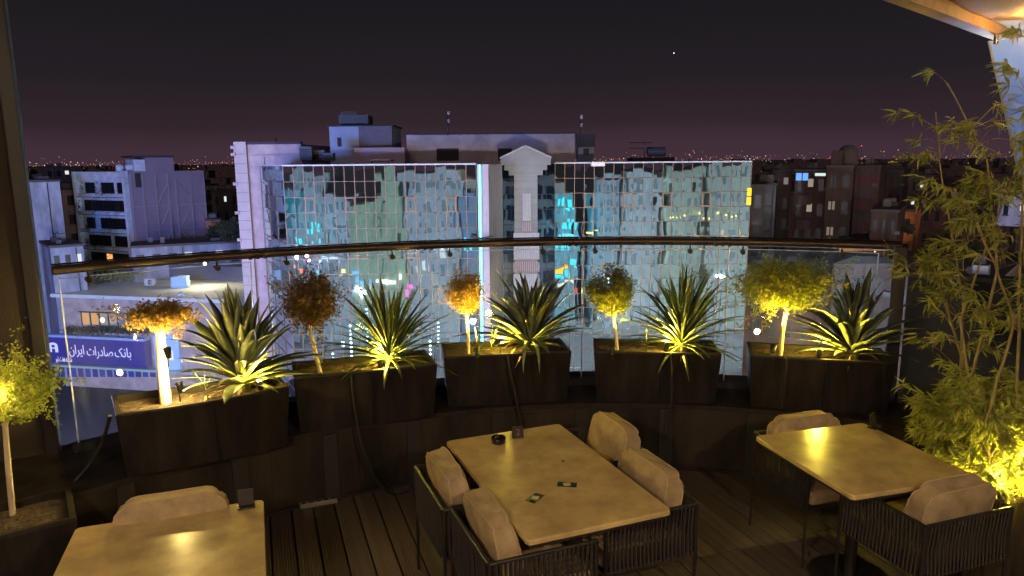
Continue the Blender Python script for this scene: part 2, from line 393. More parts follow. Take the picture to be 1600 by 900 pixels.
# ---- tables
M_top = mat('stone_table_top', (.46, .32, .14), .22, .2, 4, .06, 12, spec=.5, col2=(.66, .48, .20), bdist=.004)
_t = M_top.node_tree; _n = _t.nodes.new('ShaderNodeTexNoise'); _n.inputs['Scale'].default_value = 9; _n.inputs['Detail'].default_value = 8; _r = _t.nodes.new('ShaderNodeMapRange'); _r.inputs[1].default_value = .35; _r.inputs[2].default_value = .7; _r.inputs[3].default_value = .19; _r.inputs[4].default_value = .27
_c = _t.nodes.new('ShaderNodeTexCoord'); _t.links.new(_c.outputs['Object'], _n.inputs['Vector']); _t.links.new(_n.outputs[0], _r.inputs[0]); _t.links.new(_r.outputs[0], _t.nodes['Principled BSDF'].inputs['Roughness'])
M_blk = mat('black_metal', (.018, .015, .013), .42, .2, 30, .05)
def table(c4, label, pedestal):
    P = [at(*p, .75) if not hasattr(p, 'x') else p for p in c4]
    c = sum(P, Vector()) / 4; ex = ((P[2] - P[3]) + (P[1] - P[0])).normalized(); w = ((P[2] - P[3]).length + (P[1] - P[0]).length) / 2
    l = ((P[0] - P[3]).length + (P[1] - P[2]).length) / 2
    root = empty('table', (c.x, c.y, 0), math.atan2(ex.y, ex.x), label=label, cat='table')
    # rounded-corner slab
    r = .025; pl = []
    for sx_, sy_, a0 in ((1, 1, 0), (-1, 1, 90), (-1, -1, 180), (1, -1, 270)):
        for k in range(5): a = R(a0 + 22.5 * k); pl.append((sx_ * (w / 2 - r) + r * cos(a), sy_ * (l / 2 - r) + r * sin(a)))
    n = len(pl); vs = []
    for s_, z in ((.992, .722), (1, .726), (1, .745), (.994, .75)): vs += [(x * s_, y * s_, z) for x, y in pl]
    fs = [tuple(range(n))[::-1], tuple(range(3 * n, 4 * n))] + [(a * n + i, a * n + (i + 1) % n, (a + 1) * n + (i + 1) % n, (a + 1) * n + i) for a in range(3) for i in range(n)]
    MB().add(vs, fs).build('tabletop', M_top, root)
    MB().box(-w / 2 + .02, w / 2 - .02, -l / 2 + .02, l / 2 - .02, .70, .7215).build('apron', M_blk, root)
    if pedestal == 1: ys = (0,)
    else: ys = (-l * .28, l * .28)
    for y in ys:
        MB().tube([(0, y, .02), (0, y, .7)], .035, 18).build('pedestal_column', M_blk, root)
        MB().lathe([(.0001, .024), (.21, .02), (.225, .012), (.225, .004), (.0001, .002)], 30, Matrix.Translation((0, y, 0))).build('pedestal_foot', M_blk, root)
    return root, w, l
T1, w1, l1 = table([(695, 690), (873, 661), (1051, 798), (826, 844)], 'long stone topped table in the middle with ashtray and two green stickers', 2)
T2, w2, l2 = table([(1178, 680), (1365, 660), (1508, 745), (1335, 777)], 'square stone topped table near the bamboo on the right', 1)
p0, p1 = at(118, 825, .75), at(412, 780, .75); e = (p1 - p0).normalized(); f_ = Vector((e.y, -e.x, 0))
T3, w3, l3 = table([p0, p1, p1 + f_ * .8, p0 + f_ * .8], 'stone topped table cut off by the bottom edge at the lower left', 1)

# ---- chairs
M_cush = mat('beige_cushion', (.36, .26, .145), .92, .28, 9, .75, 22, bdist=.010, spec=.2)
M_rope = mat('black_rope', (.030, .024, .019), .75, .3, 60, .4, 200)
M_pipe = mat('cushion_piping', (.42, .31, .17), .9, .1, 20)
def pillow_mesh(w, h, d, seed, sag=.02):
    rnd = random.Random(seed); n = 18; m = 14; mb = MB(); front = []; back = []; edge = []
    off = rnd.random() * 50
    def P(i, j, s):
        u, v = 2 * i / n - 1, 2 * j / m - 1
        # pinched corners, bowed sides
        x = u * w / 2 * (1 - .05 * (1 - v * v) * abs(u) ** 3 * 0 - .045 * abs(v) ** 4 * 0) * (1 - .05 * (v * v) ** 0 * 0)
        x = u * w / 2 * (1 - .06 * (1 - v * v) * u * u); z = v * h / 2 * (1 - .07 * (1 - u * u) * v * v)
        prof = ((1 - u ** 6) * (1 - v ** 6)); th = d / 2 * (.34 * (1 - max(abs(u), abs(v)) ** 14) + .66 * (prof ** .55)) if prof > 0 else 0
        wr = .010 * noise.noise(Vector((u * 2.2 + off, v * 2.2, s))) + .006 * noise.noise(Vector((u * 6 + off, v * 5, s * 2)))
        z -= sag * (1 - u * u) * (v > 0) * v
        return Vector((x, s * (th + wr * prof), z + .006 * noise.noise(Vector((u * 3, off, v * 3)))))
    vs = []
    for s in (-1, 1):
        for i in range(n + 1):
            for j in range(m + 1): vs.append(P(i, j, s))
    K = (n + 1) * (m + 1); q = lambda i, j, s: s * K + i * (m + 1) + j
    fs = [(q(i, j, 0), q(i + 1, j, 0), q(i + 1, j + 1, 0), q(i, j + 1, 0)) for i in range(n) for j in range(m)]
    fs += [(q(i, j, 1), q(i, j + 1, 1), q(i + 1, j + 1, 1), q(i + 1, j, 1)) for i in range(n) for j in range(m)]
    mb.add(vs, fs, True)
    # weld the rim
    rim = [P(i, 0, 0) for i in range(n + 1)] + [P(n, j, 0) for j in range(1, m + 1)] + [P(i, m, 0) for i in range(n - 1, -1, -1)] + [P(0, j, 0) for j in range(m - 1, 0, -1)]
    return mb, rim + rim[:1]
def box_cushion(w, h, d, seed):     # stuffed box pillow: puffed faces, side band between two piped seams
    rnd = random.Random(seed); off = rnd.random() * 90; n = 16; mb = MB()
    def shape(u, v, s):             # u across, v up, s through the thickness, all -1..1
        x, z, y = u * w / 2, v * h / 2, s * d / 2
        r = .085                    # rounded outline
        ix, iz = max(-w / 2 + r, min(w / 2 - r, x)), max(-h / 2 + r, min(h / 2 - r, z)); ex_, ez_ = x - ix, z - iz
        if ex_ and ez_:
            q = max(abs(ex_), abs(ez_)) / math.hypot(ex_, ez_); x, z = ix + ex_ * q, iz + ez_ * q
        cr = (abs(u) * abs(v)) ** 4
        puff = .42 * (1 - u ** 4) * (1 - v ** 4) * abs(s) ** 2
        y = y * (1 + puff - .32 * cr)
        x *= 1 + .03 * (1 - v * v) - .05 * cr; z *= 1 + .03 * (1 - u * u) - .04 * cr
        z -= .010 * max(0, v) * (1 - u * u) + .006 * max(0, v) * noise.noise(Vector((u * 1.6, off, 0)))
        k = noise.noise(Vector((u * 2.1 + off, v * 2.1, s * 1.5))); k2 = noise.noise(Vector((u * 5 + off, v * 5, s * 3)))
        c_ = noise.noise(Vector((u * 9 + off, v * 9 + s, 3))) * max(abs(u), abs(v)) ** 6
        return Vector((x + .0015 * k2, y + .006 * k * (1 - cr), z + .002 * k))
    def grid(fn):
        vs = [fn(2 * i / n - 1, 2 * j / n - 1) for i in range(n + 1) for j in range(n + 1)]
        mb.add(vs, [(i * (n + 1) + j, (i + 1) * (n + 1) + j, (i + 1) * (n + 1) + j + 1, i * (n + 1) + j + 1) for i in range(n) for j in range(n)], True)
    e = lambda a: math.copysign(abs(a) ** .8, a)
    for sg in (-1, 1):
        grid(lambda a, b: shape(e(a), e(b), sg)); grid(lambda a, b: shape(sg, e(a), b)); grid(lambda a, b: shape(e(a), sg, b))
    rims = []
    for sg in (-.97, .97):
        ring = [(-1 + 2 * k / 14, 1) for k in range(14)] + [(1, 1 - 2 * k / 10) for k in range(10)] + [(1 - 2 * k / 14, -1) for k in range(14)] + [(-1, -1 + 2 * k / 10) for k in range(10)]
        r = [shape(e(u), e(v), sg) * 1.006 for u, v in ring]; rims.append(r + r[:1])
    return mb, rims
CH = []
def chair(loc, rz, label, seed, tilt=14, lift=0, shift=0, cw=.5):
    lift -= .055
    """origin on the floor at the middle; the sitter faces +y, the back is at -y"""
    w, d = .60, .56
    root = empty('armchair', loc, rz, label=label, cat='chair', group='black rope armchairs with beige cushions')
    for sx_ in (-1, 1):
        for sy_ in (-1, 1):
            x, y = sx_ * (w / 2 - .012), sy_ * (d / 2 - .012)
            MB().tube([(x * .985, y * .985, .648), (x * .99, y * .99, .40), (x, y, 0)], .013, 10, r1=.008).build('leg', M_blk, root)
    fr = MB()
    for z, r in ((.645, .011), (.375, .010)):
        fr.tube([(-w / 2 + .012, d / 2 - .012, z), (-w / 2 + .012, -d / 2 + .012, z)], r, 8).tube([(w / 2 - .012, d / 2 - .012, z), (w / 2 - .012, -d / 2 + .012, z)], r, 8)
        fr.tube([(-w / 2 + .012, -d / 2 + .012, z), (w / 2 - .012, -d / 2 + .012, z)], r, 8)
    fr.tube([(-w / 2 + .012, d / 2 - .012, .375), (w / 2 - .012, d / 2 - .012, .375)], .010, 8)
    fr.build('frame', M_blk, root)
    def ropes(a, b, n):
        mb = MB(); a, b = Vector(a), Vector(b)
        for i in range(n):
            p = a.lerp(b, (i + .5) / n); off = Vector((b - a).cross(Vector((0, 0, 1)))).normalized() * .010
            for s in (-1, 1):
                j = Vector((random.uniform(-.002, .002), random.uniform(-.002, .002), 0))
                mb.tube([(p + off * s).to_tuple()[:2] + (.65,), ((p + j).to_tuple()[:2] + (.51,)) if s > 0 else ((p + off * s * .6 + j).to_tuple()[:2] + (.51,)), (p + off * s).to_tuple()[:2] + (.37,)], .0058, 5, cap=False)
        o = mb.build('rope_panel', M_rope, root); o['kind'] = 'stuff'
    ropes((-w / 2 + .012, d / 2 - .03, 0), (-w / 2 + .012, -d / 2 + .03, 0), 21)
    ropes((w / 2 - .012, d / 2 - .03, 0), (w / 2 - .012, -d / 2 + .03, 0), 21)
    ropes((-w / 2 + .03, -d / 2 + .012, 0), (w / 2 - .03, -d / 2 + .012, 0), 22)
    MB().bbox(-w / 2 + .03, w / 2 - .03, -d / 2 + .03, d / 2 - .02, .362, .385, .006).build('seat_pan', M_blk, root)
    MB().bbox(-w / 2 + .035, w / 2 - .035, -d / 2 + .035, d / 2 + .0, .386, .47, .025).build('seat_cushion', M_cush, root)
    mb, rims = box_cushion(cw - .04, .33, .105, seed)
    Mx = Matrix.Translation((shift, -d / 2 + .13, .685 + lift)) @ Matrix.Rotation(R(tilt), 4, 'X')
    mb.v = [tuple(Mx @ Vector(v)) for v in mb.v]
    bc = mb.build('back_cushion', M_cush, root)
    for r in rims: MB().tube([Mx @ Vector(v) for v in r], .0045, 6).build('piping', M_pipe, bc)
    CH.append(root); return root
ex = Vector((cos(T1.rotation_euler.z), sin(T1.rotation_euler.z), 0)); ey = Vector((-ex.y, ex.x, 0))
rz1 = T1.rotation_euler.z
def corner_chair(px, py, rz, cx, cy, label, seed, **k):   # arm corner at that height -> centre
    p = at(px, py, .65); v = Matrix.Rotation(rz, 3, 'Z') @ Vector((cx * .30, cy * .28, 0)); p = p - v
    return chair((p.x, p.y, 0), rz, label, seed, **k)
# left chairs look along +ex (rz = rz1 - 90deg): their right-hand side (+x) points to -ey (camera side)
corner_chair(762, 884, rz1 - pi / 2 , 1, -1, 'rope armchair nearest the camera on the left side of the middle table', 3, tilt=12)
corner_chair(645, 728, rz1 - pi / 2 , -1, -1, 'rope armchair beside the parapet on the left side of the middle table', 4, tilt=11)
corner_chair(1095, 787, rz1 + pi / 2, -1, -1, 'rope armchair with slatted side at the near right corner of the middle table', 5, tilt=11)
c4 = CH[-1].location + ey * .62 + ex * .13
chair((c4.x, c4.y, 0), rz1 + pi / 2 - .05, 'rope armchair at the far right corner of the middle table by the parapet', 6, tilt=13)
rz2 = T2.rotation_euler.z
corner_chair(1447, 825, rz2 + .06, -1, -1, 'rope armchair with its slatted back to the camera before the bamboo', 7, tilt=11)
p = at(1171, 820, 0); rz_ = rz2 + pi; v = Matrix.Rotation(rz_, 3, 'Z') @ Vector((.29, -.27, 0)); p = p - v
chair((p.x, p.y, 0), rz_, 'rope armchair at the far end of the square table facing the camera', 8, tilt=8, lift=-.02)
p = (at(178, 770, .85) + at(356, 757, .85)) / 2; rz3 = T3.rotation_euler.z
v = Matrix.Rotation(rz3 + pi, 3, 'Z') @ Vector((0, -.2, 0)); p = p - v
chair((p.x, p.y, 0), rz3 + pi, 'rope armchair behind the table at the lower left, mostly hidden', 9, tilt=8, cw=.52, lift=.04)

# ---- things on the tables
M_ash = mat('ashtray_glass', (.006, .006, .007), .08, 0, 1, 0, spec=.8)
a = at(779, 692, .7505); root = empty('ashtray', a, label='small round black glass ashtray with notched rim', cat='ashtray')
mb = MB(); N = 24; prof = [(.036, 0), (.042, .004), (.043, .036), (.038, .040), (.030, .036), (.028, .012), (.0001, .010)]
mb.lathe(prof, N); 
for i, v in enumerate(mb.v):
    if i // N in (3, 4) and (i % N) % 6 == 0: mb.v[i] = (v[0], v[1], v[2] - .008)
mb.build('bowl', M_ash, root)
MB().lathe([(.036, 0), (.0001, .0002)], N).build('base', M_ash, root)
a = at(809, 684, .7505); root = empty('table_number_card', a, rz1 - .12, label='small dark tent card with the table number two', cat='table card')
M_card = mat('card_black', (.03, .024, .022), .4)
MB().box(-.033, .033, -.0015, .0015, 0, .075, Matrix.Translation((0, -.012, 0)) @ Matrix.Rotation(R(-9), 4, 'X')).build('front_face', M_card, root)
MB().box(-.033, .033, -.0015, .0015, 0, .074, Matrix.Translation((0, .014, 0)) @ Matrix.Rotation(R(11), 4, 'X')).build('rear_face', M_card, root)
def text_mesh(s, size, m, name='lettering', ext=.0004, align='CENTER'):
    cu = bpy.data.curves.new(name, 'FONT'); cu.body = s; cu.size = size; cu.extrude = ext; cu.align_x = align; cu.align_y = 'CENTER'
    o = bpy.data.objects.new(name, cu); C.objects.link(o); dg = bpy.context.evaluated_depsgraph_get(); dg.update()
    me = bpy.data.meshes.new_from_object(o.evaluated_get(dg)); bpy.data.objects.remove(o); bpy.data.curves.remove(cu)
    me.materials.clear(); me.materials.append(m); me.name = name; return me
o = inst('lettering', text_mesh('2', .055, mat('card_print', (.22, .10, .07), .5)), root)
o.matrix_basis = Matrix.Translation((0, -.0085, .037)) @ Matrix.Rotation(R(-9) + pi / 2, 4, 'X')
M_gr = mat('sticker_green', (.012, .035, .022), .35); M_wh = mat('sticker_cream', (.45, .40, .25), .5)
for (px, py), rz, lab in (((836, 778), .62, 'green sticker with a pale square nearer the table edge'), ((886, 757), -.55, 'green sticker with a pale square nearer the table centre')):
    a = at(px, py, .7505); r_ = empty('table_sticker', a, rz + rz1, label=lab, cat='sticker', group='green stickers on the middle table')
    MB().box(-.05, .05, -.027, .027, 0, .0008).build('backing', M_gr, r_)
    MB().box(-.018, .018, -.018, .018, .0012, .0018, Matrix.Rotation(.25, 4, 'Z')).build('print', M_wh, r_)
a = at(880, 721, .7505); tag(MB().bbox(-.007, .006, -.005, .006, 0, .006, .002, Matrix.Translation(a)).build('crumb', mat('crumb_dark', (.05, .012, .004), .6)), 'tiny dark red crumb lying on the middle table', 'crumb')
for (px, py), rz, lab in (((385, 792), rz3, 'small black card holder clipped to the lower left table'), ((1366, 668), rz2 + .5, 'small dark card holder at the far corner of the square table')):
    a = at(px, py, .7505); r_ = empty('card_holder', a, rz, label=lab, cat='card holder')
    MB().bbox(-.04, .04, -.03, .03, 0, .008, .003).build('base', M_blk, r_)
    MB().bbox(-.036, .036, .0, .008, .0085, .085, .002, Matrix.Rotation(R(-12), 4, 'X')).build('card', M_card, r_)

# ---- cables down the planters and parapet
M_cab = mat('black_cable', (.025, .02, .018), .5)
def cable(pts, label, r=.008):
    P = [Vector(p) for p in pts]; out = []
    for i in range(len(P) - 1):
        a, b, c, d = P[max(i - 1, 0)], P[i], P[i + 1], P[min(i + 2, len(P) - 1)]
        for k in range(6):
            t_ = k / 6; out.append(.5 * ((2 * b) + (c - a) * t_ + (2 * a - 5 * b + 4 * c - d) * t_ ** 2 + (3 * b - a - 3 * c + d) * t_ ** 3))
    out.append(P[-1]); o = MB().tube(out, r, 7).build('power_cable', M_cab); tag(o, label, 'cable', 'cables hanging from the planters'); return o
def front(px, py, y): return aty(px, py, y)
cable([front(549, 584, 4.88), front(550, 600, 4.85), front(556, 650, 4.84), front(566, 700, 4.84), front(585, 745, 4.88), at(612, 772, .012), at(640, 766, .012)], 'black cable hanging from the planter with the dark topiary down to the deck')
cable([front(793, 556, 5.28), front(797, 580, 5.26), front(808, 630, 5.26), front(816, 668, 5.27), front(822, 700, 5.28)], 'black cable hanging beside the drooping agave behind the middle table')
cable([front(1048, 553, 5.26), front(1050, 590, 5.24), front(1048, 640, 5.24), front(1040, 690, 5.26)], 'thin black cable down the planter with the round green topiary', .005)
cable([front(1222, 556, 5.06), front(1229, 565, 5.05), front(1226, 600, 5.05), front(1222, 640, 5.08)], 'thin black cable down the planter with the widest yellow tree', .005)
cable([front(172, 650, 4.06), front(160, 690, 4.1), front(140, 725, 4.1), front(112, 758, 4.05), front(100, 775, 3.9)], 'grey cable sagging from the leftmost trough planter to the low planter', .011)
a = at(498, 790, .0); rzp = math.atan2(.35, .9)
r_ = empty('power_strip', (a.x, a.y, .004), rzp, label='grey multi socket power strip lying at the foot of the parapet', cat='power strip')
MB().bbox(-.13, .13, -.025, .025, 0, .035, .006).build('body', mat('strip_grey', (.16, .14, .12), .5), r_)
for k in range(5): MB().lathe([(.0001, .037), (.016, .037), (.017, .0355)], 12, Matrix.Translation((-.1 + .05 * k, 0, 0))).build('socket', M_blk, r_)
rub = MB()
for k in range(26):
    a = at(1130 + random.gauss(0, 22), 714 + random.gauss(0, 4), 0.002); s = random.uniform(.008, .03)
    rub.bbox(-s, s, -s * .7, s * .7, 0, s * .6, s * .25, Matrix.Translation(a) @ Matrix.Rotation(random.random() * 6, 4, 'Z'))
tag(rub.build('swept_debris', mat('debris', (.14, .10, .07), .9)), 'little heap of swept dead leaves and grit', 'debris', kind='stuff')

# ---- dark low wall right of the railing post
e0 = rpt(th_r, 0); f = Fac((e0.x + .06, e0.y - .02), (5.2, 3.9))
dw = f.box(MB(), 0, f.L, -.3, 1.52, -.12, 0).build('dark_side_wall', mat('wall_blue_black', (.016, .018, .022), .6, .3, 3, .2))
tag(dw, 'plain blue black side wall between the railing post and the bamboo', 'wall')
f.box(MB(), -.01, f.L, 1.522, 1.555, -.14, .02).build('coping', mat('wall_coping', (.05, .05, .052), .6), dw)

r_ = empty('added_blue_flood', (3.6, 5.7, 1.2), label='added blue floodlight tinting the side curtain, behind the dark side wall', cat='floodlight')  # added lamp that turns the side curtain blue
MB().bbox(-.09, .09, -.06, .06, -.07, .07, .01).build('housing', mat('spot_body', (.02, .02, .02), .4), r_); MB().tube([(0, 0, -.07), (0, 0, -1.2)], .012, 6).build('bracket', mat('spot_body', (.02, .02, .02), .4), r_)
l = light('bulb', 'SPOT', (0, -.075, .02), 240, (.34, .52, 1), .04, to=(-.35, -1.65, 1.5), spot=R(75)); l.parent = r_
# ---- canopy and clear side curtain at the right
M_can = mat('canopy_fabric', (.50, .38, .25), .85, .12, 3, .3, 30, trans=.12)
zc = 3.1
cA, cB = at(1442, 0, zc), at(1592, 60, zc)       # outer edge of the canopy
cd = (cB - cA).normalized(); cA = cA - cd * 3.5
cn = Vector((cd.y, -cd.x, 0)); cn = cn if cn.x > 0 else -cn
can = empty('canopy', cB, label='beige fabric canopy corner above the bamboo', cat='canopy')
mb = MB(); vs = []; n, m_ = 26, 30
for i in range(n + 1):
    for j in range(m_ + 1):
        p = cA.lerp(cB, i / n) + cn * (3.2 * j / m_) - cB
        sag = -.05 * sin(pi * (j / m_)) + .035 * sin(j * 1.9 + 2 * sin(i * .33)) * (min(1, j / 3)) + .025 * noise.noise(Vector((p.x * 2, p.y * 2, 0)))
        vs.append((p.x, p.y, .25 * j / m_ + sag))
mb.add(vs, [(i * (m_ + 1) + j, (i + 1) * (m_ + 1) + j, (i + 1) * (m_ + 1) + j + 1, i * (m_ + 1) + j + 1) for i in range(n) for j in range(m_)], True)
mb.build('fabric_roof', M_can, can)
fE = Fac((cA.x, cA.y), (cB.x, cB.y)); sgn = 1 if fE.n.dot(cn) < 0 else -1
eb = MB(); fE.box(eb, 0, fE.L, zc - .055, zc + .05, *((-.06, .012) if sgn > 0 else (-.012, .06)))
eb.v = [(x - cB.x, y - cB.y, z - cB.z) for x, y, z in eb.v]; eb.build('edge_beam', mat('edge_beam_tan', (.42, .25, .12), .6, .3, 6), can)
M_ct = mat('side_curtain_plastic', (.16, .30, .70), .35, .1, 4, .3, 10, trans=.35, bdist=.03)  # blue of the outside LED light is put into the base colour
tp_ = aty(1545, 64, 4.05); bt = aty(1602, 310, 4.05); tr = tp_ + Vector((1.6, -.5, .12)); brr = bt + Vector((1.5, -.5, -.7)); bt2 = bt + (bt - tp_) * .9
mb = MB(); vs = []; n, m_ = 26, 22
for i in range(n + 1):
    for j in range(m_ + 1):
        u, v = i / n, j / m_; p = tp_.lerp(bt2, v).lerp(tr.lerp(brr + Vector((0, 0, -.6)), v), u)
        w_ = .03 * sin(u * 26 + 1.2 * sin(v * 3)) * (.3 + v) ; vs.append(p + Vector((.3 * w_, w_, 0)))
mb.add(vs, [(i * (m_ + 1) + j, (i + 1) * (m_ + 1) + j, (i + 1) * (m_ + 1) + j + 1, i * (m_ + 1) + j + 1) for i in range(n) for j in range(m_)], True)
cur = mb.build('side_curtain', M_ct); tag(cur, 'plastic side curtain with blue light in its colour, hanging from the canopy corner', 'curtain')
MB().tube([tp_.lerp(bt2, k / 12) for k in range(13)], .007, 6).build('hem', mat('curtain_hem', (.2, .26, .36), .5), cur)
for k in range(5):
    p = tp_.lerp(tr, .02 + k * .18)
    MB().tube([p + Vector((-.0, 0, -.02)), p + Vector((0, 0, .03))], .012, 8).build('curtain_hook', M_chrome, cur)

# ================================================================== PLANTS
def leafmat(name, c, c2, tr=.25, rough=.45):
    new = name not in MATS; m = mat(name, c, rough, .2, 14, .1, col2=c2, trans=tr)
    if new:      # every leaf its own shade
        t = m.node_tree; ra = [n for n in t.nodes if n.type == 'VALTORGB'][0]; h = t.nodes.new('ShaderNodeHueSaturation'); oi = t.nodes.new('ShaderNodeObjectInfo')
        mr = t.nodes.new('ShaderNodeMapRange'); mr.inputs[3].default_value = .55; mr.inputs[4].default_value = 1.25; t.links.new(oi.outputs['Random'], mr.inputs[0]); t.links.new(mr.outputs[0], h.inputs['Value'])
        mr2 = t.nodes.new('ShaderNodeMapRange'); mr2.inputs[3].default_value = .485; mr2.inputs[4].default_value = .505; t.links.new(oi.outputs['Random'], mr2.inputs[0]); t.links.new(mr2.outputs[0], h.inputs['Hue'])
        t.links.new(ra.outputs[0], h.inputs['Color'])
        for l in list(t.links):
            if l.from_node == ra and l.to_node != h: to = l.to_socket; t.links.remove(l); t.links.new(h.outputs[0], to)
    return m
M_agave = leafmat('agave_leaf', (.13, .17, .07), (.27, .29, .14), .08, .35)
M_yucca = leafmat('yucca_leaf', (.11, .18, .035), (.24, .29, .08), .12, .38)
M_trunk = mat('pale_trunk', (.50, .40, .28), .8, .25, 12, .5, 40, stretch=(1, 1, .3))
M_twig = mat('twig_bark', (.20, .12, .06), .8, .3, 20)
def blade(L, w, th0, curl, thick=.004, fold=.25, waist=.45, n=9, m=None, name='leaf'):
    """a long tapering leaf; starts at the origin, grows along +x leaning th0 from vertical and bending by curl"""
    c = []; x = z = 0.0; a = th0
    for i in range(n + 1):
        c.append((x, z, a)); s = L / n; x += s * sin(a); z += s * cos(a); a += curl / n * (.4 + 1.2 * i / n)
    vs = []
    for i, (x, z, a) in enumerate(c):
        t_ = i / n; ww = w / 2 * (waist + (1 - waist) * sin(min(1, t_ / .48) * pi / 2)) * (1 if t_ < .48 else max(.02, 1 - ((t_ - .48) / .52) ** 1.7))
        nx, nz = -cos(a), sin(a); f_ = fold * ww; tk = thick * (1 - .8 * t_)
        for y, o in ((-ww, f_), (0, 0), (ww, f_), (0, -tk)):
            # the leaf's upper side looks towards the plant's axis
            vs.append((x + nx * o, y, z + nz * o))
    fs = [(i * 4 + k, i * 4 + (k + 1) % 4, (i + 1) * 4 + (k + 1) % 4, (i + 1) * 4 + k) for i in range(n) for k in range(4)] + [(0, 1, 2, 3)]
    return MB().add(vs, fs, True).mesh(name, m)
AG = [blade(.54, .082, R(a), R(c), .008, .22, .5, m=M_agave) for a, c in ((5, 14), (13, 22), (22, 30), (31, 36), (41, 40), (51, 44), (62, 42), (72, 30), (28, 85))]
YU = [blade(.52, .034, R(a), R(c), .003, .3, .6, m=M_yucca) for a, c in ((4, 10), (12, 16), (22, 22), (33, 28), (45, 34), (57, 42), (70, 48), (82, 40), (30, 95))]
M_stem = mat('plant_base', (.14, .13, .05), .8, .3, 20, .6)
DEAD = [blade(.42, .03, R(82), R(70), .003, .5, .6, m=mat('dry_leaf', (.20, .13, .06), .8, .3, 20)), blade(.36, .036, R(70), R(110), .003, .6, .6, m=MATS['dry_leaf'])]
def rosette(loc, meshes, n, label, name, cat, s0=1.0, spread=1.0, seed=1, hang=0, group='spiky leaved plants in the planters'):
    rnd = random.Random(seed); root = empty(name, loc, label=label, cat=cat, group=group)
    MB().lathe([(r * s0, z * s0) for r, z in ((.03, -.04), (.045, .0), (.05, .05), (.03, .10), (.0001, .12))], 14).build('stem', M_stem, root)
    lean_a = rnd.uniform(-.08, .12)
    for i in range(n):
        t_ = i / (n - 1); q = min(len(meshes) - 2, max(0, int(t_ ** 1.0 * (len(meshes) - 1) + rnd.uniform(-.7, .7))))
        if rnd.random() < .08: q = len(meshes) - 1
        s = s0 * (rnd.uniform(.86, 1.16) if rnd.random() < .85 else rnd.uniform(.5, .75)) * (1 - .12 * (t_ > .8))
        th = i * 2.39996 + rnd.uniform(-.25, .25)
        M_ = Matrix.Translation((.025 * cos(th) * t_, .025 * sin(th) * t_, .05 + .07 * (1 - t_))) @ Matrix.Rotation(lean_a, 4, 'X') @ Matrix.Rotation(th, 4, 'Z') @ Matrix.Rotation(rnd.gauss(0, .13), 4, 'X') @ Matrix.Rotation(rnd.gauss(0, .12) * spread, 4, 'Y') @ Matrix.Diagonal((s, s * rnd.uniform(.85, 1.15), s, 1))
        inst('leaf', meshes[q], root, M_)
    for k in range(7):      # dead leaves at the foot
        s = s0 * rnd.uniform(.5, .85); th = rnd.uniform(0, 6.28)
        inst('dead_leaf', DEAD[k % 2], root, Matrix.Translation((.02 * cos(th), .02 * sin(th), .03)) @ Matrix.Rotation(th, 4, 'Z') @ Matrix.Rotation(rnd.uniform(-.3, .3), 4, 'X') @ Matrix.Scale(s, 4)) if s0 > .5 else None
    for k in range(hang):
        me = blade(.62, .035 if meshes is AG else .026, R(60), R(150), .004, n=12, m=meshes[0].materials[0])
        inst('leaf', me, root, Matrix.Translation((.0, -.03, .06)) @ Matrix.Rotation(-pi / 2 + (k - .5) * .35, 4, 'Z') @ Matrix.Diagonal((.75, .9, .85, 1)))
    return root
def pl(px, py, i, back=.2):     # a point on the soil of planter i under image column px
    A, B = PLT[i]; n_ = Vector((-(B - A).y, (B - A).x, 0)).normalized(); A_, B_ = A + n_ * back, B + n_ * back
    d = ray(px, 500); k = (A_.x * d.y - A_.y * d.x) / ((A_.x - B_.x) * d.y - (A_.y - B_.y) * d.x)
    p = A_.lerp(B_, k); p.z = .905; return p
ag = [rosette(pl(372, 0, 0), AG, 84, 'broad leaved agave beside the thick white trunk', 'agave_plant', 'agave', 1.02, seed=3),
      rosette(pl(607, 0, 1), YU, 105, 'narrow leaved yucca right of the dark round topiary', 'yucca_plant', 'yucca', 1.02, seed=5),
      rosette(pl(828, 0, 2), AG, 80, 'broad leaved agave with two leaves drooping over its planter', 'agave_plant', 'agave', .98, seed=8, hang=2),
      rosette(pl(1066, 0, 3), YU, 105, 'narrow leaved yucca right of the neat round green topiary', 'yucca_plant', 'yucca', 1.08, seed=11),
      rosette(pl(1335, 0, 4), AG, 78, 'broad leaved agave beside the end post of the railing', 'agave_plant', 'agave', .95, seed=14)]
# small seedlings at the foot of the plants
for i, (px, pi_) in enumerate(((312, 0), (498, 1), (745, 2), (768, 2), (1010, 3))):
    rosette(pl(px, 0, pi_, .12), YU, 9, ['small grassy sprout beside the thick white trunk', 'small sprout below the dark topiary', 'small sprout at the foot of the orange topiary', 'small sprout left of the drooping agave', 'small sprout left of the spiky yucca'][i], 'sprout', 'sprout', .28, seed=30 + i, group='small sprouts in the planters')

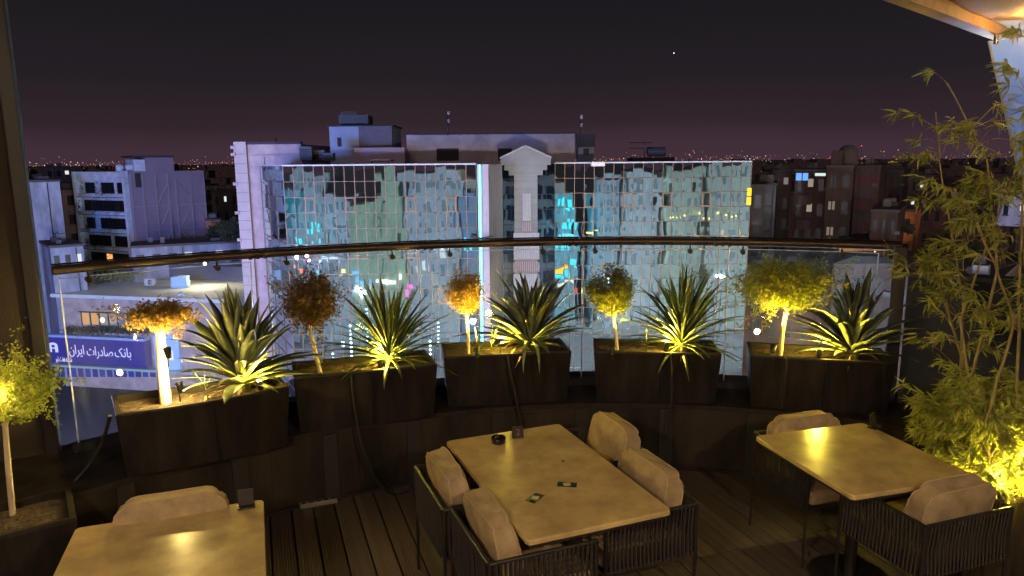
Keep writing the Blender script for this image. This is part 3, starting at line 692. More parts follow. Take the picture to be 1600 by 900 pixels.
def topiary(base, top_px, crown_px, rx, rz, n_tw, n_leaf, tr, label, cols, leaf=.012, flat=0, seed=1, lean=(0, 0), stray=.12, depth=None, ry=None, lumpy=.2):
    """crown_px: image point of the crown's centre, taken at the tree's own distance"""
    rnd = random.Random(seed); y = base.y + (depth or 0)
    cc = aty(*crown_px, y); tt = aty(*top_px, y)
    root = empty('topiary_tree', base, label=label, cat='topiary', group='small trained trees in the planters')
    L = lambda p: Vector(p) - base
    mid = L(tt) * .5 + Vector((rnd.uniform(-.01, .01), 0, 0))
    MB().tube([(0, 0, -.03), mid, L(tt), L(tt).lerp(L(cc), .5)], tr, 12, r1=tr * .72).build('trunk', M_trunk, root)
    c = L(cc); fo = MB(); tw = MB(); o = L(tt)
    leaves = []
    ry = ry or rx
    for k in range(n_tw):
        while True:
            d = Vector((rnd.gauss(0, 1), rnd.gauss(0, 1), rnd.gauss(0, 1))).normalized()
            if flat and d.z < -.15: continue
            break
        rr = rnd.uniform(.72, 1.04) + (stray * rnd.random() * 2.6 if rnd.random() < .10 else 0)
        lump = 1 + lumpy * noise.noise(d * 2.2 + Vector((seed, 0, 0)))
        e_ = c + Vector((d.x * rx, d.y * ry, d.z * rz)) * rr * lump
        b_ = o.lerp(c, rnd.uniform(.1, .9)) + Vector((rnd.gauss(0, rx * .12), rnd.gauss(0, rx * .12), 0))
        m1 = b_.lerp(e_, .5) + Vector((rnd.gauss(0, .02), rnd.gauss(0, .02), rnd.uniform(-.01, .02)))
        tw.tube([b_, m1, e_], .0022, 3, cap=False, r1=.0008)
        nl = int(n_leaf / n_tw)
        for q in range(nl):
            t_ = rnd.uniform(.35, 1.0) ** .7; p = b_.lerp(m1, t_ * 2) if t_ < .5 else m1.lerp(e_, t_ * 2 - 1)
            p = p + Vector((rnd.gauss(0, 1), rnd.gauss(0, 1), rnd.gauss(0, 1))) * leaf * 1.3
            leaves.append(p)
    for p in leaves:
        a = Vector((rnd.gauss(0, 1), rnd.gauss(0, 1), rnd.gauss(0, 1))).normalized(); b = a.orthogonal().normalized(); s = leaf * rnd.uniform(.6, 1.25)
        fo.add([p, p + a * s + b * s * .42, p + a * s * 1.9, p + a * s - b * s * .42], [(0, 1, 2, 3)])
    tag(tw.build('branches', M_twig, root), kind='stuff')
    tag(fo.build('foliage', leafmat('foliage_' + cols[0], cols[1], cols[2], .5), root), kind='stuff')
    return root, L
GRN = ('green', (.17, .23, .03), (.34, .36, .06)); BRN = ('russet', (.14, .10, .03), (.24, .13, .04)); ORG = ('amber', (.44, .29, .05), (.58, .38, .06))
b1 = pl(247, 0, 0); t1 = topiary(b1, (250, 520), (250, 496), .19, .095, 130, 4200, .036, 'flat topped little tree with a thick white lit trunk', ORG, flat=1, seed=4, stray=.42, lumpy=.5, leaf=.014)[0]
b2 = pl(497, 0, 1); topiary(b2, (484, 515), (487, 466), .205, .195, 200, 6000, .017, 'round dark russet topiary against the glass tower', BRN, seed=9, stray=.45, lumpy=.35, leaf=.013)
b3 = pl(732, 0, 2); topiary(b3, (729, 490), (727, 455), .15, .165, 140, 5200, .013, 'smallest topiary with a compact amber crown', ORG, seed=12, stray=.15)
b4 = pl(966, 0, 3); topiary(b4, (960, 500), (953, 452), .205, .20, 200, 7800, .014, 'neat round green topiary with a slim pale trunk', GRN, seed=17, stray=.05)
b5 = pl(1222, 0, 4); topiary(b5, (1229, 482), (1224, 444), .37, .195, 340, 11500, .019, 'widest topiary with a sprawling yellow lit crown', GRN, seed=21, stray=.45, lumpy=.4, leaf=.014)
b0 = at(20, 805, .555); t0_, L0 = topiary(b0, (8, 665), (24, 600), .20, .20, 150, 4200, .016, 'loose leafy little tree cut by the left edge of the picture', GRN, seed=25, stray=.5, leaf=.012)

# garden spotlights
garden_spot(pl(259, 0, 0, .04) + Vector((0, -.02, .40)), b1 + Vector((0, .0, .7)), 4, 'added small spotlight near the trunk top, brightening the flat crown', col=(1, .72, .2))  # second lamp added to brighten the flat crown
garden_spot(pl(270, 0, 0, .03) + Vector((0, 0, .17)), b1 + Vector((0, .02, .42)), 13, 'small spotlight aimed at the thick white trunk', col=(1, .72, .22))
garden_spot(pl(398, 0, 0, .05) + Vector((0, 0, .10)), b1 + Vector((.5, .1, .6)), 5.5, 'small spotlight under the broad agave beside the white trunk')
garden_spot(pl(592, 0, 1, .10) + Vector((0, 0, .08)), ag[1].location + Vector((0, .1, .5)), 6.5, 'small spotlight in the leaves of the yucca by the dark topiary')
garden_spot(pl(744, 0, 2, .0) + Vector((0, -.02, .10)), b3 + Vector((.0, .05, .5)), 34, 'small spotlight under the amber topiary', col=(1, .66, .14), kind='SPOT')
garden_spot(pl(781, 0, 2, .04) + Vector((0, 0, .16)), ag[2].location + Vector((0, .1, .5)), 9, 'small spotlight left of the drooping agave')
garden_spot(pl(958, 0, 3, .0) + Vector((0, -.02, .10)), b4 + Vector((0, .05, .5)), 26, 'small spotlight at the foot of the neat round topiary', kind='SPOT')
garden_spot(pl(1044, 0, 3, .10) + Vector((0, 0, .09)), ag[3].location + Vector((0, .1, .5)), 6.5, 'small spotlight inside the spiky yucca')
garden_spot(pl(1208, 0, 4, .0) + Vector((0, -.04, .14)), b5 + Vector((-.0, .0, .5)), 62, 'small spotlight below the widest yellow tree', kind='SPOT')
garden_spot(pl(1285, 0, 4, .05) + Vector((0, 0, .10)), ag[4].location + Vector((-.05, .1, .5)), 10, 'small spotlight left of the agave by the end post')
garden_spot(aty(-22, 612, b0.y - .1), b0 + Vector((.1, .0, .5)), 6, 'small spotlight beside the tree at the left edge of the picture', col=(1, .72, .16))

# ---- bamboo
M_bam = leafmat('bamboo_leaf', (.20, .25, .035), (.40, .40, .08), .3); M_culm = mat('bamboo_culm', (.22, .17, .06), .5, .3, 20)
def lance(L=.095, w=.013, m=None):
    vs = []
    for i, (t_, k) in enumerate(((0, .1), (.2, .9), (.5, 1), (.8, .5), (1, .02))):
        z = -.35 * L * t_ * t_
        vs += [(L * t_, -w / 2 * k, z + .12 * w * k), (L * t_, 0, z), (L * t_, w / 2 * k, z + .12 * w * k)]
    return MB().add(vs, [q for i in range(4) for q in ((i * 3, i * 3 + 3, i * 3 + 4, i * 3 + 1), (i * 3 + 1, i * 3 + 4, i * 3 + 5, i * 3 + 2))], True)
LM = [lance(L * .95, w * .95).mesh('leaf', M_bam) for L, w in ((.095, .012), (.08, .011), (.11, .014))]
def cam_key(p): return (p - Vector((0, 0, CZ))).length
def bamboo(base, culms, label, seed, per=14, leafs=(5, 9), ls=1.0, single=150):
    rnd = random.Random(seed); root = empty('bamboo', base, label=label, cat='bamboo', group='bamboo plants on the right')
    br = MB(); mats = []
    for pts in culms:
        P = [Vector(p) - base for p in pts]
        pp = []
        for i in range(len(P) - 1):
            for k in range(5): pp.append(P[i].lerp(P[i + 1], k / 5) + Vector((rnd.gauss(0, .004), rnd.gauss(0, .004), 0)))
        pp.append(P[-1])
        MB().tube(pp, .0085, 7, r1=.0025).build('culm', M_culm, root)
        for k in range(per):
            t_ = rnd.uniform(.18, 1.0); i = min(len(pp) - 2, int(t_ * (len(pp) - 1))); a = pp[i]
            az = rnd.uniform(0, 2 * pi); bl = rnd.uniform(.12, .34) * ls; e_ = a + Vector((cos(az) * bl, sin(az) * bl, rnd.uniform(.0, .22) * ls))
            m1 = a.lerp(e_, .5) + Vector((0, 0, .02)); br.tube([a, m1, e_], .0022, 3, cap=False, r1=.001)
            for q in range(rnd.randint(2, 4)):      # fans of leaves
                c = m1.lerp(e_, rnd.uniform(0, 1)) if q else e_
                d0 = (e_ - a).normalized(); az0 = math.atan2(d0.y, d0.x)
                for r in range(rnd.randint(*leafs)):
                    M_ = Matrix.Translation(c + Vector((rnd.gauss(0, .008), rnd.gauss(0, .008), rnd.gauss(0, .008)))) @ Matrix.Rotation(az0 + rnd.gauss(0, .75), 4, 'Z') @ Matrix.Rotation(rnd.gauss(.15, .5), 4, 'Y') @ Matrix.Rotation(rnd.gauss(0, .7), 4, 'X') @ Matrix.Scale(rnd.uniform(.65, 1.2) * ls ** .4, 4)
                    mats.append(M_)
    tag(br.build('branches', M_culm, root), kind='stuff')
    mats.sort(key=lambda M_: cam_key(base + M_.translation))
    for M_ in mats[:single]: inst('leaf', rnd.choice(LM), root, M_)
    fo = MB(); src = lance(.09, .012)
    for M_ in mats[single:]:
        fo.add([M_ @ Vector(v) for v in src.v], src.f, True)
    if mats[single:]: tag(fo.build('foliage', M_bam, root), kind='stuff')
    return root, len(mats)
def cp(*q): return [aty(px, py, y) for px, py, y in q]
bz = aty(1600, 800, 3.3)
PB = Vector((2.95, 3.95, .55))
bamboo(PB, [cp((1590, 640, 3.6), (1592, 430, 3.6), (1605, 180, 3.5), (1602, 20, 3.4)), cp((1500, 650, 3.9), (1505, 470, 3.95), (1475, 300, 3.95), (1462, 175, 3.9)),
            cp((1520, 640, 3.7), (1500, 500, 3.8), (1560, 330, 3.7), (1600, 250, 3.6)), cp((1540, 660, 3.5), (1585, 500, 3.5), (1530, 350, 3.5), (1500, 300, 3.6)),
            cp((1520, 620, 3.9), (1470, 445, 3.95), (1425, 425, 3.95)), cp((1510, 620, 3.8), (1560, 420, 3.8), (1540, 250, 3.8), (1480, 130, 3.9))],
       'tall sparse bamboo rising in front of the pale blue curtain', 3, per=22, leafs=(5, 9), ls=.72, single=230)
nb = [cp((1560 + dx, 790, 3.8 + dy), (1560 + dx * 1.4, 715, 3.8 + dy * 1.2), (1555 + dx * 1.9, 600 + abs(dx) * .8, 3.8 + dy * 1.3)) for dx, dy in ((-30, .1), (-45, .3), (-10, -.1), (15, .2), (30, 0), (0, .4), (45, .3), (-20, .5), (25, .5), (-38, .2), (-20, .2), (5, .1))]
bamboo(Vector((2.8, 3.9, .5)), nb, 'dense low bamboo clump glowing yellow beside the square table', 5, per=85, leafs=(6, 10), ls=.74, single=60)
planter((2.46, 3.64), (3.7, 3.62), .004, .58, .85, 'large black planter holding the bamboo at the right edge', bow=0, shrink=.01)
garden_spot(aty(1563, 768, 3.60), aty(1545, 640, 4.1), 12, 'bright small spotlight inside the low bamboo clump')
garden_spot(aty(1604, 720, 3.7), aty(1600, 560, 4.0), 18, 'added small spotlight at the right edge, brightening the bamboo')  # added to spread the glow over the bamboo
garden_spot(aty(1512, 760, 3.85), aty(1500, 640, 4.1), 16, 'added small spotlight brightening the left part of the bamboo clump')  # added to light the clump's left part
# pendant lamps under the canopy, above and behind the viewer
for x, y, lab in ((-1.3, -.6, 'warm pendant lamp hanging over the left of the terrace'), (1.7, -.3, 'warm pendant lamp hanging over the right of the terrace')):
    r_ = empty('pendant_lamp', (x, y, 3.05), label=lab, cat='lamp', group='pendant lamps under the canopy')
    MB().lathe([(.03, .12), (.06, .10), (.14, .0), (.135, .0), (.055, .09)], 24).build('shade', M_blk, r_)
    MB().tube([(0, 0, .1), (0, 0, .6)], .004, 6).build('cord', M_blk, r_)
    MB().lathe([(.0001, -.02), (.03, 0), (.036, .03), (.02, .07)], 16).build('bulb_glass', glow('warm_bulb', (1, .68, .32), 30), r_)
    l = light('bulb', 'POINT', (0, 0, -.03), 280, (1, .74, .45), .05); l.parent = r_
r_ = empty('canopy_lamp', aty(1625, 30, 3.7), label='small amber lamp clipped under the canopy corner', cat='lamp')
MB().lathe([(.0001, .0), (.02, .0), (.025, .04), (.0001, .045)], 14).build('lamp_housing', M_blk, r_)
l = light('bulb', 'POINT', (0, 0, -.02), 7, (1, .55, .16), .02); l.parent = r_

# ================================================================== CITY
GZ = -24.0
M_gnd = mat('city_ground', (.05, .045, .045), .9, .4, .05, 0, coord='Object')
g = MB().add([(-9000, -9000, GZ - .02), (9000, -9000, GZ - .02), (9000, 12000, GZ - .02), (-9000, 12000, GZ - .02)], [(0, 1, 2, 3)]).build('ground', M_gnd); tag(g, kind='structure')
rd = MB().add([(-160, 10, GZ), (160, 10, GZ), (160, 50, GZ), (-160, 50, GZ)], [(0, 1, 2, 3)]).build('road', mat('asphalt', (.055, .055, .06), .55, .3, .8, .3, 20)); tag(rd, kind='structure')
pv = MB().box(-30, 60, 50, 58, GZ - .02, GZ + .12).box(-30, 60, 5.5, 10, GZ - .02, GZ + .12).build('pavement', mat('paving', (.28, .28, .27), .7, .25, .6, .2, 10)); tag(pv, kind='structure')
ml_ = MB()
for k in range(-18, 22): ml_.add([(k * 6, 29.9, GZ + .004), (k * 6 + 3, 29.9, GZ + .004), (k * 6 + 3, 30.1, GZ + .004), (k * 6, 30.1, GZ + .004)], [(0, 1, 2, 3)])
tag(ml_.build('lane_marking', mat('road_paint', (.7, .7, .66), .6)), kind='structure')
sr = MB().add([(-29, 58, GZ + .004), (-19, 58, GZ + .004), (-24, 140, GZ + .004), (-31, 140, GZ + .004)], [(0, 1, 2, 3)]).build('side_street', mat('light_paving', (.30, .30, .31), .6, .2, 1)); tag(sr, kind='structure')

# ---- the mirror glass office building
M_mir = pane_mat('mirror_glass', (.80, .94, 1.0), (.03, .05, .065), .93)
M_mul = mat('bronze_mullion', (.19, .115, .065), .45, .1, 4, 0, metal=.3)
M_core = mat('core_dark', (.03, .03, .03))
gb = empty('glass_office_building', (aty(800, 300, 58).x, 58, GZ), label='mirror glass office building with a stepped granite gable tower', cat='building')
gbl = gb.location
def kid(mb, name, m, par=gb):
    mb.v = [(x - gbl.x, y - gbl.y, z - gbl.z) for x, y, z in mb.v]; return mb.build(name, m, par)
X = lambda px, y, py=330: aty(px, py, y).x
yL, yR, yC = 56.0, 60.0, 65.0
zT = 2.13
xs = X(411, yC), X(446, yL), X(745, yL), X(867, yR), X(1171, yR)
core = MB().prism([(xs[0] + .3, yC), (xs[1] + .2, yL + .25), (xs[2], yL + .25), (xs[2], yR + 2), (xs[3], yR + 2), (xs[3], yR + .25), (xs[4], yR + .25), (xs[4], yR + 18), (xs[0] + .3, yR + 22)], GZ, zT - .05)
kid(core, 'core', M_core)
ROWH = 1.20; NR = 16
def pm(w, h, seed):
    rnd = random.Random(seed); n = 4; vs = []; k1, k2, k3 = [rnd.uniform(-1, 1) for _ in range(3)]
    for i in range(n + 1):
        for j in range(n + 1):
            u, v = i / n, j / n; b = (u * (1 - u)) * (v * (1 - v)) * 16
            vs.append(((u - .5) * w, .0035 * b * k1 + .002 * k2 * sin(pi * u) * (v - .5) + .002 * k3 * (u - .5) * sin(pi * v), (v - .5) * h))
    return MB().add(vs, [(i * (n + 1) + j, (i + 1) * (n + 1) + j, (i + 1) * (n + 1) + j + 1, i * (n + 1) + j + 1) for i in range(n) for j in range(n)], True)
rnd = random.Random(2)
def wing(p0, p1, nc, top, rows, opens, tint_sid):
    fc = Fac(p0, p1); cw = fc.L / nc; h = ROWH
    pmb = [pm(cw - .055, h - .055, 10 + s) for s in range(6)]; pms = [p.mesh('glass_pane', M_mir) for p in pmb]
    low = MB()
    for r in range(rows):
        for c in range(nc):
            o = fc.at((c + .5) * cw, top - (r + .5) * h, 0) - gbl
            M_ = Matrix.Translation(o) @ fc.M.to_3x3().to_4x4() @ Matrix.Rotation(R(rnd.gauss(0, .22)), 4, 'Z') @ Matrix.Rotation(R(rnd.gauss(0, .22)), 4, 'X')
            if r < 7: inst('glass_pane', pms[rnd.randrange(6)], gb, M_)
            else:
                s = pmb[rnd.randrange(6)]; low.add([M_ @ Vector(v) for v in s.v], s.f, True)
    o = low.build('lower_glass_panes', M_mir, gb); o['kind'] = 'stuff'
    for c in range(nc + 1): kid(fc.box(MB(), c * cw - .024, c * cw + .024, top - rows * h, top, 0, .05), 'mullion', M_mul)
    for r in range(rows + 1): kid(fc.box(MB(), -.03, fc.L + .03, top - r * h - .02, top - r * h + .02, 0, .04), 'transom', M_mul)
    for r, c in opens:
        u0, z0 = c * cw, top - (r + 1) * h; mb = MB(); w = .075
        for a in ((u0 + .03, u0 + .03 + w, z0 + .03, z0 + h - .03), (u0 + cw - .03 - w, u0 + cw - .03, z0 + .03, z0 + h - .03), (u0 + .03 + w, u0 + cw - .03 - w, z0 + .03, z0 + .03 + w), (u0 + .03 + w, u0 + cw - .03 - w, z0 + h - .03 - w, z0 + h - .03)):
            fc.box(mb, a[0], a[1], a[2], a[3], .01, .10)
        kid(mb, 'opening_window_frame', M_mul)
    return fc
wA = wing((xs[0], yC), (xs[1], yL), 3, zT, NR, [], 0)
wL = wing((xs[1], yL), (xs[2], yL), 19, zT, NR, [(2, 2), (2, 6), (2, 12), (2, 16), (5, 2), (5, 6), (5, 7), (5, 12), (8, 3), (8, 9), (8, 15)], 1)
wR = wing((xs[3], yR), (xs[4], yR), 20, zT, NR, [(2, 3), (2, 7), (2, 11), (2, 15), (5, 7), (5, 15), (8, 4), (8, 13), (8, 17)], 2)
for fc, u0, u1 in ((wA, 0, wA.L), (wL, 0, wL.L), (wR, 0, wR.L)):
    kid(fc.box(MB(), u0, u1, zT, zT + .10, -.1, .10), 'parapet_flashing', mat('flashing_white', (.5, .5, .52), .5))
# shops behind glass at the foot of both wings
zS = zT - NR * ROWH
M_sill = mat('granite_grey', (.36, .345, .33), .55, .15, .9, .2, 12)
for fc, cols in ((wL, 6), (wR, 6)):
    kid(fc.box(MB(), 0, fc.L, zS - .5, zS - .03, -.3, .25), 'shop_fascia', M_sill)
    for k in range(cols):
        u = fc.L / cols
        kid(fc.box(MB(), k * u + .15, (k + 1) * u - .15, GZ + .15, zS - .55, -.3, -.05), 'shop_window', glow('shop_glow_%d' % (k % 3), [(.55, .75, 1), (.8, .85, 1), (1, .75, .45)][k % 3], 1.2))
        kid(fc.box(MB(), k * u - .14, k * u + .14, GZ, zS - .5, -.3, .15), 'shop_pier', M_sill)
# neon strip, pink pier, louvres
fN = Fac((X(746, 55.6), 55.6), (X(785, 55.6), 55.6)); s = fN.L / 39
kid(fN.box(MB(), 1.0 * s, 7 * s, -19, zT, -2.0, .02), 'neon_backing', mat('neon_backing', (.4, .6, .65), .5))
kid(fN.box(MB(), 3.0 * s, 6.2 * s, -18, zT - .05, .03, .09), 'neon_strip', glow('neon_cyan', (.04, .72, 1), 4.5))
kid(fN.box(MB(), 4.1 * s, 5.2 * s, -18, zT - .05, .092, .11), 'neon_core', glow('neon_white', (.45, .95, 1), 4))
kid(fN.box(MB(), 8.0 * s, 18 * s, -20, zT + .02, -2.0, .05), 'pale_pier', mat('pier_pink', (.36, .28, .33), .6, .08, 3))
kid(fN.box(MB(), 18.2 * s, 39 * s, -20, zT, -3.0, -.25), 'louvre_recess', mat('louvre_recess', (.012, .013, .016), .35))
for k in range(7):
    u = (20 + k * 2.7) * s; kid(fN.box(MB(), u, u + .045, -20, zT - .1, -.2, .10), 'louvre_fin', mat('louvre_fin', (.05, .046, .04), .5))
for k in range(9): kid(fN.box(MB(), 18.4 * s, 38.6 * s, zT - 1.6 - k * 2.4, zT - 1.5 - k * 2.4, -.24, -.12), 'louvre_rail', M_blk)
# dark glass beside the tower
M_dg = pane_mat('dark_glass', (.20, .26, .34), (.012, .015, .02), .8)
fD = Fac((X(785, 58.4), 58.4), (X(867, 58.4), 58.4)); nc = 6
for r in range(16):
    for c in range(nc):
        w = fD.L / nc; M_ = Matrix.Translation(fD.at((c + .5) * w, zT - (r + .5) * ROWH) - gbl) @ Matrix.Rotation(R(rnd.gauss(0, .15)), 4, 'Z')
        if r == 0 and c == 0: dgm = pm(w - .03, ROWH - .04, 99).mesh('dark_glass_pane', M_dg)
        inst('dark_glass_pane', dgm, gb, M_)
kid(fD.box(MB(), 0, fD.L, GZ, zT, -1.5, -.03), 'tower_backing', M_core)
# granite tower: gable, stepped shoulders, shaft
yT = 57.2; kx = yT / F * 1.0
cx_ = X(821.5, yT, 260)
def Zp(py, y=57.2, px=821): return aty(px, py, y).z
M_gran = mat('granite_tower', (.115, .105, .10), .5, .18, .35, .25, 6, col2=(.185, .172, .16))
def slab(hw, z0, z1, front, name):
    mb = MB().box(cx_ - hw, cx_ + hw, yT + front, yT + 1.15, z0, z1); return kid(mb, name, M_gran)
W_ = [a / F * yT for a in (38.5, 33, 26, 18)]
zz = [Zp(v) for v in (258, 266, 274, 282)]
zE = Zp(247); zA = Zp(229)
mb = MB(); vs = [(cx_ - W_[0], yT, zz[0]), (cx_ + W_[0], yT, zz[0]), (cx_ + W_[0], yT, zE), (cx_, yT, zA), (cx_ - W_[0], yT, zE)]
vs += [(x, yT + 3.5, z) for x, y, z in vs]
mb.add(vs, [(0, 1, 2, 3, 4), (9, 8, 7, 6, 5)] + [(i, 5 + i, 5 + (i + 1) % 5, (i + 1) % 5) for i in range(5)]); kid(mb, 'gable', M_gran)
mb = MB()
for a, b in (((cx_ - W_[0] - .08, zE - .04), (cx_, zA)), ((cx_, zA), (cx_ + W_[0] + .08, zE - .04))):
    vs = [(p[0], y, p[1] + dz) for y in (yT - .07, yT + .3) for p, dz in ((a, .002), (b, .002), (b, .12), (a, .12))]
    mb.add(vs, [(0, 1, 2, 3), (7, 6, 5, 4), (0, 4, 5, 1), (1, 5, 6, 2), (2, 6, 7, 3), (3, 7, 4, 0)])
kid(mb, 'gable_coping', mat('coping_pale', (.26, .24, .22), .6))
for k in range(3): slab(W_[k + 1] if k < 2 else W_[3], zz[k + 1], zz[k] - .003, .001 + .003 * k, 'shoulder')
slab(W_[3], GZ, zz[3] - .003, .012, 'shaft')
mj = MB()      # granite block joints as real grooves' dark lines, cut proud by 3 mm
M_joint = mat('stone_joint', (.08, .075, .07), .8)
k = 0; z = zz[0]
while z > -14:
    hw = W_[0] if z > zz[0] - .01 else (W_[1] if z > zz[1] else (W_[2] if z > zz[2] else W_[3]))
    mj.box(cx_ - hw + .01, cx_ + hw - .01, yT - .002, yT + .02, z - .012, z + .012); z -= .62
kid(mj, 'stone_joints', M_joint)['kind'] = 'stuff'
M_lit = glow('lit_slot', (.78, .76, .86), .5); M_slat = mat('slot_bar', (.30, .27, .28), .6); M_brn = mat('slot_brown', (.20, .10, .08), .7)
def slot(px0, px1, py0, py1, m, nb, name='lit_window'):
    x0, x1, z0, z1 = X(px0, yT, py0), X(px1, yT, py0), Zp(py1), Zp(py0)
    o = kid(MB().box(x0, x1, yT - .03, yT + .01, z0, z1), name, m)
    for i in range(nb + 1):
        x = x0 + (x1 - x0) * i / nb; kid(MB().box(x - .03, x + .03, yT - .09, yT - .031, z0, z1), 'window_bar', M_slat)
    kid(MB().box(x0 - .06, x1 + .06, yT - .10, yT, z0 - .07, z0 - .002), 'window_sill', M_brn)
    return o
slot(817, 829, 302, 345, M_lit, 4); slot(817, 829, 347, 361, M_brn, 4, 'brown_panel')
slot(803, 842, 364, 405, M_lit, 12); slot(803, 842, 409, 424, M_brn, 12, 'brown_panel'); slot(803, 842, 428, 470, M_lit, 12); slot(803, 842, 474, 490, M_brn, 12, 'brown_panel'); slot(803, 842, 494, 540, M_lit, 12)
# ---- roof structures on the glass building
M_pent = mat('penthouse_render', (.46, .41, .42), .85, .28, .5, .15, 5)
# dark material for roofs, openings and slats
M_dark = mat('roof_dark', (.03, .028, .032), .7)
def P3(px, py, y): return aty(px, py, y)
def quad_box(name, px0, px1, pyt, y, depth, zb, m, label=None, cat=None, par=None, group=None, skew=0):
    a, b = P3(px0, pyt, y), P3(px1, pyt, y + skew)
    f = Fac((a.x, a.y), (b.x, b.y)); o = f.box(MB(), 0, f.L, zb, a.z, -depth, 0).build(name, m)
    if label: tag(o, label, cat, group)
    if par: o.parent = par
    return o, f, a.z
rl, f, z = quad_box('roof_block', 635, 898, 211, 72, 9, 2.0, M_pent, 'long pale plastered roof block behind the granite gable', 'roof structure')
for a, b, c, d_ in ((682, 717, 232, 251), (778, 800, 232, 251)):
    p, q = P3(a, c, 72), P3(b, d_, 72); f.box(MB(), p.x - f.p.x, q.x - f.p.x, q.z, p.z, -.2, .01).build('opening', M_dark, rl)
f.box(MB(), -.15, f.L + .15, z + .002, z + .14, -9, .15).build('coping', M_dark, rl)
pb, f, z = quad_box('roof_room', 553, 632, 231, 70, 8, 2.0, mat('violet_render', (.52, .42, .50), .85, .1, .5), 'wide violet rendered roof room below the blue and grey penthouse', 'roof structure')
pc_, f, z = quad_box('penthouse', 514, 612, 198, 74, 6, 1.8, mat('blue_render', (.40, .46, .58), .85, .1, .6), 'small blue and grey penthouse carrying a dark cooling unit', 'roof structure')
f.box(MB(), f.L * .47, f.L + .02, 1.9, z - .02, -.5, .06).build('shaded_side_slab', mat('shaded_side_tone', (.18, .16, .18), .9), pc_)  # dark slab on the front paints the penthouse's unlit side
p, q = P3(527, 215, 74), P3(534, 229, 74); f.box(MB(), p.x - f.p.x, q.x - f.p.x, q.z, p.z, 0, .05).build('window', M_dark, pc_)
f.box(MB(), -.15, f.L + .2, z + .002, z + .12, -6.1, .12).build('roof_slab', M_dark, pc_)
cu_, f, z2 = quad_box('cooling_unit', 529, 575, 180, 75, 2.6, z + .35, mat('cooler_metal', (.05, .055, .06), .6, .3, 2), 'dark boxy cooling unit on top of the blue and grey penthouse', 'cooling unit')
for k in range(9): f.box(MB(), .2, f.L * .62, z + .5 + k * .12, z + .55 + k * .12, 0, .03).build('louvre', M_blk, cu_)
for u in (.2, f.L - .2): f.box(MB(), u - .06, u + .06, z + .12, z + .35, -1, -.1).build('leg', M_blk, cu_)
def cooler(px, py, y, w, h, label, m=None):
    p = P3(px, py, y); r_ = empty('air_cooler', (p.x, p.y, p.z), label=label, cat='air cooler', group='air coolers on the roofs')
    m = m or mat('cooler_grey', (.12, .12, .13), .6, .2, 3)
    MB().bbox(-w / 2, w / 2, 0, w, .12, h, .03).build('case', m, r_)
    for k in range(5): MB().box(-w / 2 + .08, w / 2 - .08, -.02, -.002, .2 + k * (h - .35) / 5, .2 + (k + .6) * (h - .35) / 5).build('slat', M_dark, r_)
    for s_ in (-1, 1): MB().box(s_ * w * .4 - .04, s_ * w * .4 + .04, .05, .12, 0, .12).build('leg', M_blk, r_)
    return r_
cooler(478, 252, 66, 1.1, 1.3, 'square dark air cooler at the left end of the glass roof'); cooler(497, 252, 67, 1.3, 1.0, 'second dark air cooler beside the violet roof room'); cooler(513, 253, 66, .9, .8, 'small air cooler against the violet roof room')
cooler(594, 255, 60, 1.7, .30, 'low white unit on the roof edge below the penthouse', mat('unit_white', (.6, .6, .62)))
sh, f, z = quad_box('roof_hut', 904, 928, 230, 70, 2.5, 2.0, mat('hut_blue', (.22, .24, .32), .8), 'small blue grey roof hut with a dark window beside the long roof block', 'roof structure')
f.box(MB(), .45, 1.0, 2.9, 3.5, 0, .05).build('window', M_dark, sh); f.box(MB(), -.1, f.L + .1, z + .002, z + 1.2, -1.6, .0).build('upper_box', M_dark, sh)
tb, f, z = quad_box('roof_platform', 988, 1054, 246, 66, 3, 2.0, M_dark, 'dark low roof platform under the round water tank', 'roof structure')
p = P3(1025, 245, 66.5); r_ = empty('water_tank', (p.x, p.y, p.z), label='dark round water tank lying on the right roof platform', cat='water tank')
MB().tube([(-.8, 0, .45), (-.76, 0, .45), (.76, 0, .45), (.8, 0, .45)], .42, 18).build('barrel', mat('tank_dark', (.05, .06, .09), .4), r_)
for x in (-.5, .5): MB().box(x - .05, x + .05, -.3, .3, -.02, .16).build('cradle', M_blk, r_)
def mast(px, py0, py1, y, label, cross=0, drum=0):
    a, b = P3(px, py1, y), P3(px, py0, y); r_ = empty('antenna_mast', a, label=label, cat='antenna', group='masts on the roofs')
    H = b.z - a.z; MB().tube([(0, 0, 0), (0, 0, H)], .05, 6).build('pole', M_blk, r_)
    for k in range(cross): MB().tube([(-1.4, 0, H - .15 - .5 * k), (.6, 0, H - .15 - .5 * k)], .03, 5).build('crossbar', M_blk, r_)
    for k in range(drum): MB().tube([(.12, -.1, H - .35 - k * .75), (.12, -.1, H - k * .75)], .14, 10).build('antenna_panel', mat('antenna_pink', (.35, .25, .28), .6), r_)
mast(700, 174, 212, 72, 'tall mast with pale panels left on the long roof block', 0, 2); mast(906, 180, 231, 70, 'tall mast with panels beside the small roof hut', 0, 2); mast(1007, 220, 247, 66, 'aerial with crossbars left of the round water tank', 2, 0)
mast(432, 215, 231, 74, 'short pole on the violet stone building', 0, 0); mast(719, 205, 212, 72, 'stub pole on the long roof block', 0, 0)
r_ = empty('roof_floodlight', (X(934, yR, 255), yR - .05, zT + .1), label='white floodlight fixed to the roof edge of the right glass wing', cat='floodlight')
MB().bbox(-.55, .55, -.35, .15, -.32, .02, .04).build('housing', mat('flood_white', (.75, .62, .6), .5), r_); MB().box(-.5, .5, -.30, .1, -.34, -.325).build('lens', glow('flood_pink', (1, .75, .7), 1.0), r_)
r_ = empty('vertical_sign', (X(1171, yR - .1, 300) + .02, yR - .12, aty(1171, 293, yR).z), label='small amber lit sign on the right edge of the glass building', cat='sign')
